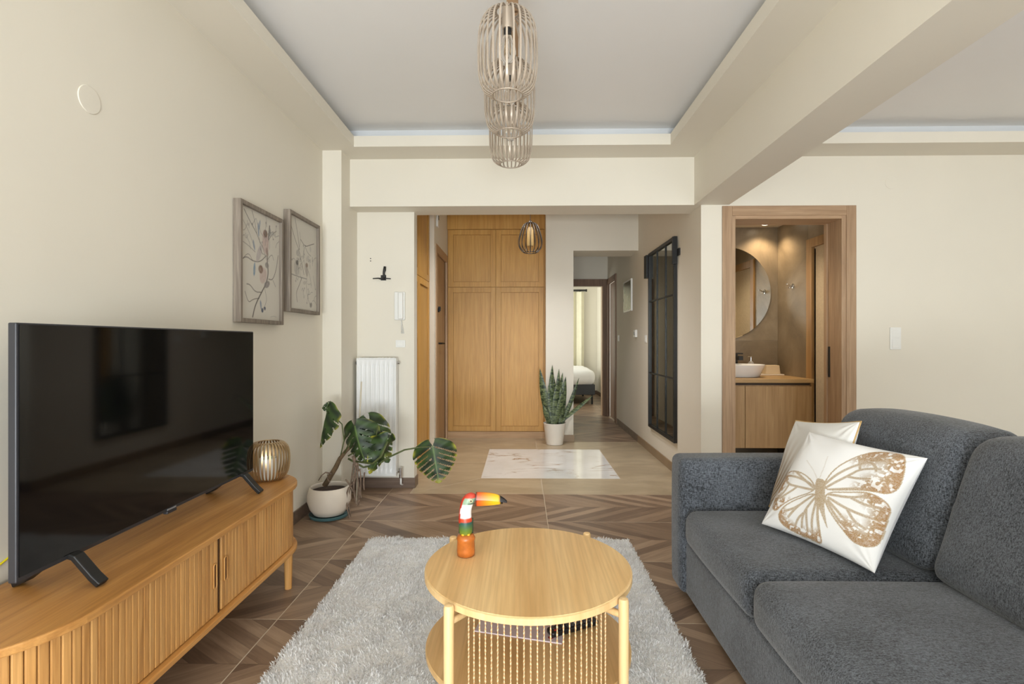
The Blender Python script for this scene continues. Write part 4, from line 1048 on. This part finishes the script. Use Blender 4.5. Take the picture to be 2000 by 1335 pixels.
def snake_mat():
    t = NT('snake_leaf'); c = t.coord()
    n = t.noise(t.mapping(c, (14, 14, 60)), 1, 3, .6, t.math('MULTIPLY', t.rand(), 30.0), 1.2)
    return t.out(t.ramp(n, [(.36, S(34,46,32)), (.48, S(54,70,46)), (.56, S(122,134,92)), (.66, S(66,82,52))]), .4)
SNK = snake_mat(); 
sp = thing('snake_plant', 'snake plant with upright banded leaves in a white pot by the corridor opening', 'plant', (.379, 5.955, 0))
so = Vector((.379, 5.955, 0))
part('pot', MB().lathe([(.085, 0), (.095, .004), (.128, .24), (.131, .246), (.126, .248), (.12, .23), (.001, .228)], 40), plain('white_ceramic', S(238,232,222), .5, var=.02), sp, smooth=50)
part('soil', MB().lathe([(.12, .224), (.10, .236), (.0001, .238)], 24), SOIL, sp, smooth=True)
for k, (bx_, by_, tx, ty, w_, dy, dyt) in enumerate(((1073,822,1054.5,719,.062,.0,.0),(1080,822,1079,712,.058,.03,.04),(1087,822,1092,720,.045,.05,.06),(1091,822,1099,727,.055,-.02,-.02),(1096,822,1105,735,.052,.02,.02),
        (1078,822,1076,733,.05,-.04,-.04),(1084,822,1088,745,.06,-.06,-.07),(1098,822,1131,737,.034,.0,-.03),(1098,820,1118,775,.03,.04,.04),(1104,798,1158,772,.032,-.03,-.08),(1074,822,1060,790,.045,-.05,-.08),
        (1080,822,1071,752,.055,-.06,-.06),(1090,822,1082,735,.05,.0,.02),(1094,822,1096,752,.05,-.05,-.05),(1084,822,1100,760,.05,-.07,-.09))):
    b_ = on_y(bx_, by_, 5.955+dy)-so; t_ = on_y(tx, ty, 5.955+dyt)-so
    if k == 9: b_ = Vector((.06, -.02, .25))
    else: b_.z = .225
    ax = (t_-b_); sd = Vector((ax.z, 0, -ax.x)).normalized(); sd = (sd+Vector((0, rnd.uniform(-.5, .5), 0))).normalized(); nn = ax.cross(sd).normalized()
    bendv = Vector((rnd.uniform(-.012, .012), rnd.uniform(-.012, .012), 0))
    if k == 7: bendv = Vector((.0, 0, -.02))
    rings = []
    for i in range(13):
        f = i/12; wv_ = w_*.62*(.62+.55*math.sin(PI*min(1, f*1.15)*.8))*(1-f**5)+.0006
        p = b_+ax*f+bendv*4*f*(1-f)
        rings.append([p-sd*wv_+nn*wv_*.35, p+nn*-.002, p+sd*wv_+nn*wv_*.35, p+nn*.003])
    lf_ = part('leaf', MB().loft(rings), SNK, sp, smooth=60)

# ================================================================ SMALL THINGS ON THE COFFEE TABLE
tc = thing('toucan_figurine', 'painted wooden toucan figurine perched on a stump on the coffee table', 'figurine', (-.19, 1.755, .45), (0, 0, .06))
part('stump', MB().lathe([(.025, .0008), (.030, .004), (.031, .02), (.0295, .052), (.032, .060), (.027, .070), (.018, .074), (.0001, .0745)], 28), plain('orange_brown_lacquer', S(186,104,42), .3, var=.22, scale=35), tc, smooth=60)
def ringe(cx, cz, rx, ry, n=28): return [(cx+rx*math.cos(2*PI*k/n), ry*math.sin(2*PI*k/n), cz) for k in range(n)]
spec = smooth_poly([(.070,-.001,.018,.017),(.080,-.001,.022,.020),(.098,-.001,.0235,.022),(.118,-.002,.0235,.022),(.135,-.003,.0215,.020),(.155,-.002,.0205,.0185),(.172,.002,.0215,.0185),(.188,.008,.0235,.019),(.201,.014,.0215,.017),(.209,.017,.015,.012),(.213,.018,.004,.003)], 2)
m = MB().loft([ringe(q[1], q[0], q[2], q[3]) for q in spec]); me_ = m.mesh('body', True)
cl_ = []
for v in me_.vertices:
    x, y, z = v.co; cx = np.interp(z, [q[0] for q in spec], [q[1] for q in spec]); bk = x-cx
    if bk < -.0165 and z > .112 or y > .012 and z > .112: c_ = S(196,58,40)
    elif z < .088: c_ = lerp3(S(150,140,40), S(96,124,44), (z-.06)/.028)
    elif z < .116: c_ = lerp3(S(96,124,44), S(36,84,84), (z-.088)/.028)
    elif z < .133: c_ = S(206,74,44)
    elif z < .178: c_ = S(246,242,240)
    elif z > .199: c_ = S(204,72,52)
    else: c_ = S(150,176,150)
    cl_.append(c_[:3])
point_colors(me_, np.array(cl_)); part('body', me_, PAINTED, tc)
BLK = plain('black_lacquer', S(28,24,24), .3)
for s_ in (-1, 1):
    e_ = part('eye', MB().ellipsoid((.018, s_*.0180, .190), .0065, .003, .0065), plain('eye_ring', S(206,200,160), .3), tc, smooth=True)
    part('pupil', MB().ellipsoid((.018, s_*.0207, .190), .0028, .0012, .0028, 10, 6), BLK, e_, smooth=True)
    part('brow_line', MB().tube([(.002, s_*.0172, .1795), (.016, s_*.0195, .1795), (.030, s_*.0140, .1805)], .0009, 5), BLK, tc, smooth=True)
    part('wing', MB().loft([[(-.010+.002*math.cos(a), s_*.021+.003*math.sin(a), z) for a in (0, PI/2, PI, 3*PI/2)] if False else [(s_*.0205+.0045*math.cos(2*PI*k/10), .005+w_*math.sin(2*PI*k/10), z) for k in range(10)] for (z, w_) in ((.074, .003), (.083, .007), (.098, .010), (.115, .009), (.125, .004))]), plain('wing_green', S(44,70,52), .35, var=.3, scale=80), tc, smooth=True)
    f_ = part('foot', MB().ellipsoid((s_*.009, -.012, .0745), .006, .008, .005), plain('yellow_lacquer', S(226,176,40), .35), tc, smooth=True)
def beak(z0, z1, x0, x1, curve, top):
    rings = []
    for i in range(15):
        f = i/14; x = x0+(x1-x0)*f; hgt = (z1-z0)*(1-f**5*.75)
        zb_ = z0+curve*f*f; w_ = .0125*(1-f**3*.6)
        if top: ring = [(x, -w_, zb_), (x, -w_*.9, zb_+hgt*.55), (x, -w_*.45, zb_+hgt*.95), (x, 0, zb_+hgt), (x, w_*.45, zb_+hgt*.95), (x, w_*.9, zb_+hgt*.55), (x, w_, zb_)]
        else: ring = [(x, -w_, zb_+hgt), (x, -w_*.8, zb_+hgt*.4), (x, -w_*.3, zb_), (x, w_*.3, zb_), (x, w_*.8, zb_+hgt*.4), (x, w_, zb_+hgt)]
        rings.append(ring)
    return MB().loft(rings)
def beak_mesh(nm, mb_, x0, x1, blk):
    me_ = mb_.mesh(nm, 50); cs = []
    for v in me_.vertices:
        f = (v.co.x-x0)/(x1-x0)
        if f < .07 or f > blk: c_ = S(28,24,24)
        else: c_ = lerp3(S(222,88,38), S(244,186,34), min(1, max(0, (f-.1)/.55)))
        cs.append(c_[:3])
    point_colors(me_, np.array(cs)); return me_
part('upper_beak', beak_mesh('upper_beak', beak(.190, .2145, .034, .140, -.012, True), .034, .140, .76), PAINTED, tc)
part('lower_beak', beak_mesh('lower_beak', beak(.168, .1885, .033, .126, .006, False), .033, .126, .90), PAINTED, tc)

br = thing('brochure', 'pale pink printed brochure with a small red heart on the table shelf', 'brochure', (-.005, 1.737, .2055), (0, 0, math.atan2(-.068, .287)))
part('sheet', MB().box(-.148, .148, -.045, .16, 0, .004), plain('pink_paper', S(222,208,216), .6, var=.04, scale=12), br, bevel=.001)
m = MB(); hs = [(.0, -.008), (.009, .002), (.009, .006), (.005, .009), (0, .006), (-.005, .009), (-.009, .006), (-.009, .002)]
part('red_heart', m.prism([(.108+p[0], -.026+p[1]) for p in hs], .004, .0046), plain('red_ink', S(168,34,40), .6), br)
for (x, y) in ((-.13, .015), (-.03, .02), (-.02, .0), (.05, .02), (.06, -.01), (.02, .03)):
    part('ink_mark', MB().tube([(x, y, .0042), (x+.006, y+.012, .0042), (x+.002, y+.02, .0042)], .0006, 4), BLK, br)
rm = thing('remote_control', 'black remote control lying across the brochure', 'remote', (.172, 1.738, .2105), (0, 0, math.atan2(.079, .157)))
part('body', MB().rbox(0, 0, .011, .092, .021, .010, .008), plain('black_plastic', S(20,20,22), .35), rm, smooth=True)
for i in range(9):
    for j in range(3):
        big = (i+j) % 5 == 0
        part('button', MB().cyl((-.075+i*.0165, -.011+j*.011, .021), (-.075+i*.0165, -.011+j*.011, .0235), .0038, None, 10), plain('red_button', S(170,40,36), .4) if (i, j) == (0, 0) else (plain('white_button', S(210,210,210), .4) if (i, j) == (5, 1) else plain('grey_button', S(58,60,66), .45) if (i, j) == (0, 1) else bpy.data.materials.get('grey_button') or BLACK), rm, smooth=40)

# ================================================================ BATHROOM
vn = thing('vanity', 'wall-hung oak bathroom vanity with two flush doors under the countertop', 'vanity', (0, 4.62, 0))
part('carcass', MB().box(1.52, 2.572, .02, .62, .235, .79), VANITY, vn)
for (x0, x1) in ((1.53, 1.982), (1.986, 2.57)): part('door', MB().box(x0, x1, 0, .02, .235, .782), VANITY, vn, bevel=.0015)
part('shadow_gap', MB().box(1.52, 2.572, .02, .6, .79, .815), plain('gap_shade', S(70,54,38), .6), vn)  # dark colour paints the shade of the gap under the countertop
TOPW = wood('countertop_oak', S(178,142,92), S(198,163,112), S(212,180,130), 0, .35)
single('countertop', MB().box(1.505, 2.578, 4.60, 5.248, .815, .85), TOPW, 'oak bathroom countertop carrying the basin', 'countertop', bevel=.002)
CER = plain('basin_ceramic', S(238,240,242), .12, var=.005)
single('basin', MB().lathe([(.17, 0), (.185, .004), (.232, .108), (.236, .113), (.230, .116), (.218, .108), (.16, .025), (.0001, .02)], 48, (0, 0, 0), 1.0, .82), CER, 'white oval vessel basin on the oak countertop', 'basin', loc=(2.035, 4.885, .851), smooth=60)
tp = thing('tap', 'black square basin tap behind the white basin', 'tap', (2.10, 5.13, .851))
part('column', MB().box(-.022, .022, -.022, .022, 0, .205), BLACK, tp, bevel=.003)
part('spout', MB().box(-.02, .02, -.15, -.02, .15, .19), BLACK, tp, bevel=.003)
part('lever', MB().box(-.006, .075, -.018, .018, .205, .217), BLACK, tp, bevel=.003)
sd_ = thing('soap_dispenser', 'small glass soap dispenser with a chrome pump beside the basin tap', 'dispenser', (2.245, 5.10, .851))
part('bottle', MB().lathe([(.026, 0), (.028, .004), (.028, .12), (.012, .14)], 24), plain('pale_glass', S(206,204,198), .15, Transmission_Weight=.4), sd_, smooth=50)
part('pump', MB().cyl((0, 0, .138), (0, 0, .185), .005).box(-.035, .006, -.006, .006, .178, .188), CHROME, sd_)
tr_ = single('tray', MB().rbox(0, 0, .006, .15, .075, .006, .005), POTM, 'flat pale tray on the back of the countertop', 'tray', loc=(2.40, 5.13, .851), smooth=True)
single('soap_box', MB().loft([[(-.072, -.045, 0), (.072, -.045, 0), (.072, .045, 0), (-.072, .045, 0)], [(-.064, -.04, .085), (.064, -.04, .085), (.064, .04, .085), (-.064, .04, .085)]]), plain('beige_ceramic', S(228,206,170), .5), 'beige tapered box standing on the pale tray', 'box', loc=(2.455, 5.13, .8635), bevel=.006, seg=3)
rm_ = thing('round_mirror', 'large round frameless mirror above the bathroom basin', 'mirror', (2.04, BY, 1.67))
part('glass', MB().lathe([(.466, .0005), (.468, .012), (.462, .016), (.0001, .016)], 96), NT('bright_mirror').out(S(226,228,224), .01, 1), rm_, rot=(PI/2, 0, 0), smooth=20)
part('backing', MB().lathe([(.45, .0), (.45, .004)], 48), BLACK, rm_, rot=(PI/2, 0, 0))
hk2 = thing('robe_hook', 'chrome robe hook on the bathroom side wall', 'hook', (BX1, 4.95, 1.71))
part('rose', MB().lathe([(.022, 0), (.022, .008), (.010, .012)], 20), CHROME, hk2, rot=(0, -PI/2, 0), smooth=40)
part('peg', MB().tube([(-.01, 0, 0), (-.03, 0, .0), (-.055, 0, .012), (-.062, 0, .022)], [.006, .006, .007, .009], 10), CHROME, hk2, smooth=True)
part('lower_peg', MB().tube([(-.01, 0, -.004), (-.026, 0, -.02), (-.045, 0, -.02)], [.006, .006, .008], 10), CHROME, hk2, smooth=True)
for (x, y, lab) in ((2.39, 5.10, 'small round recessed spotlight in the bathroom ceiling above the mirror'), (1.95, 4.62, 'added unseen fill spotlight in the bathroom ceiling near its doorway')):  # the doorway spotlight is an added fill lamp, out of view
    dl = thing('downlight', lab, 'light', (x, y, BZ), group='bathroom downlights')
    part('ring', MB().lathe([(.045, 0), (.045, -.006), (.034, -.006), (.034, 0)], 32), WHITE, dl, smooth=40)
    t = NT('lamp_glow'); t.out(S(255,240,214), .5, Emission_Color=S(255,236,205), Emission_Strength=25.0)
    part('lens', MB().lathe([(.033, -.002), (.0001, -.003)], 24), t.m, dl, smooth=True)
    l = bpy.data.lights.new('downlight_beam', 'SPOT'); l.energy = 22 if y > 5 else 26; l.color = (1, .80, .55); l.spot_size = math.radians(125); l.spot_blend = .7; l.shadow_soft_size = .03
    lo_ = bpy.data.objects.new('downlight_beam', l); COL.objects.link(lo_); lo_.location = (x, y, BZ-.02)

for (x, y, lab) in ((-.20, 5.0, 'added unseen fill spotlight in the hall ceiling near the closet'), (.42, 5.0, 'added unseen fill spotlight in the hall ceiling near the grid mirror')):  # spotlights added out of view to lighten the hall floor and wardrobe
    dl = thing('downlight', lab, 'light', (x, y, ZC), group='added hall fill lights')
    part('ring', MB().lathe([(.045, 0), (.045, -.006), (.034, -.006), (.034, 0)], 32), WHITE, dl, smooth=40)
    part('lens', MB().lathe([(.033, -.002), (.0001, -.003)], 24), t.m, dl, smooth=True)
    l = bpy.data.lights.new('downlight_beam', 'SPOT'); l.energy = 80; l.color = (.96, .97, 1.0); l.spot_size = math.radians(118); l.spot_blend = .9; l.shadow_soft_size = .05
    lo_ = bpy.data.objects.new('downlight_beam', l); COL.objects.link(lo_); lo_.location = (x, y, ZC-.02)

# ================================================================ BEDROOM
bd = thing('bed', 'low bed with white duvet on a dark grey base in the far bedroom', 'bed', (0, 0, 0))
part('base', MB().box(-.5, 1.38, 9.75, 11.3, .18, .375), plain('dark_grey_upholstery', S(66,68,72), .9), bd, bevel=.01)
part('duvet', MB().rbox(.44, 10.52, .50, .95, .80, .15, .12, (.0, .0, .06), 4, 14, lambda o_, u: [o_[0], o_[1], o_[2]+.02*math.sin(o_[0]*14)*math.cos(o_[1]*11)]), COTTON, bd, smooth=True)
for (x, y) in ((1.33, 9.8), (1.33, 11.25), (-.45, 9.8), (-.45, 11.25)): part('leg', MB().cyl((x, y, 0), (x, y, .18), .018), BLACK, bd, smooth=40)
cu = thing('curtain', 'pale curtain hanging along the bedroom back wall', 'curtain', (0, 11.58, 0))
part('fabric', MB().grid(lambda u, v: (-.9+2.30*u, .035*math.sin(u*70)+.012*math.sin(u*173), .03+2.27*v), 160, 8), plain('pale_linen', S(226,220,196), .9), cu, smooth=True)
part('rod', MB().cyl((-1.0, 0, 2.33), (1.44, 0, 2.33), .02).cyl((1.43, 0, 2.33), (1.46, 0, 2.33), .028), BLACK, cu, smooth=40)
part('rod_bracket', MB().box(1.30, 1.33, 0, .12, 2.315, 2.345), BLACK, cu)
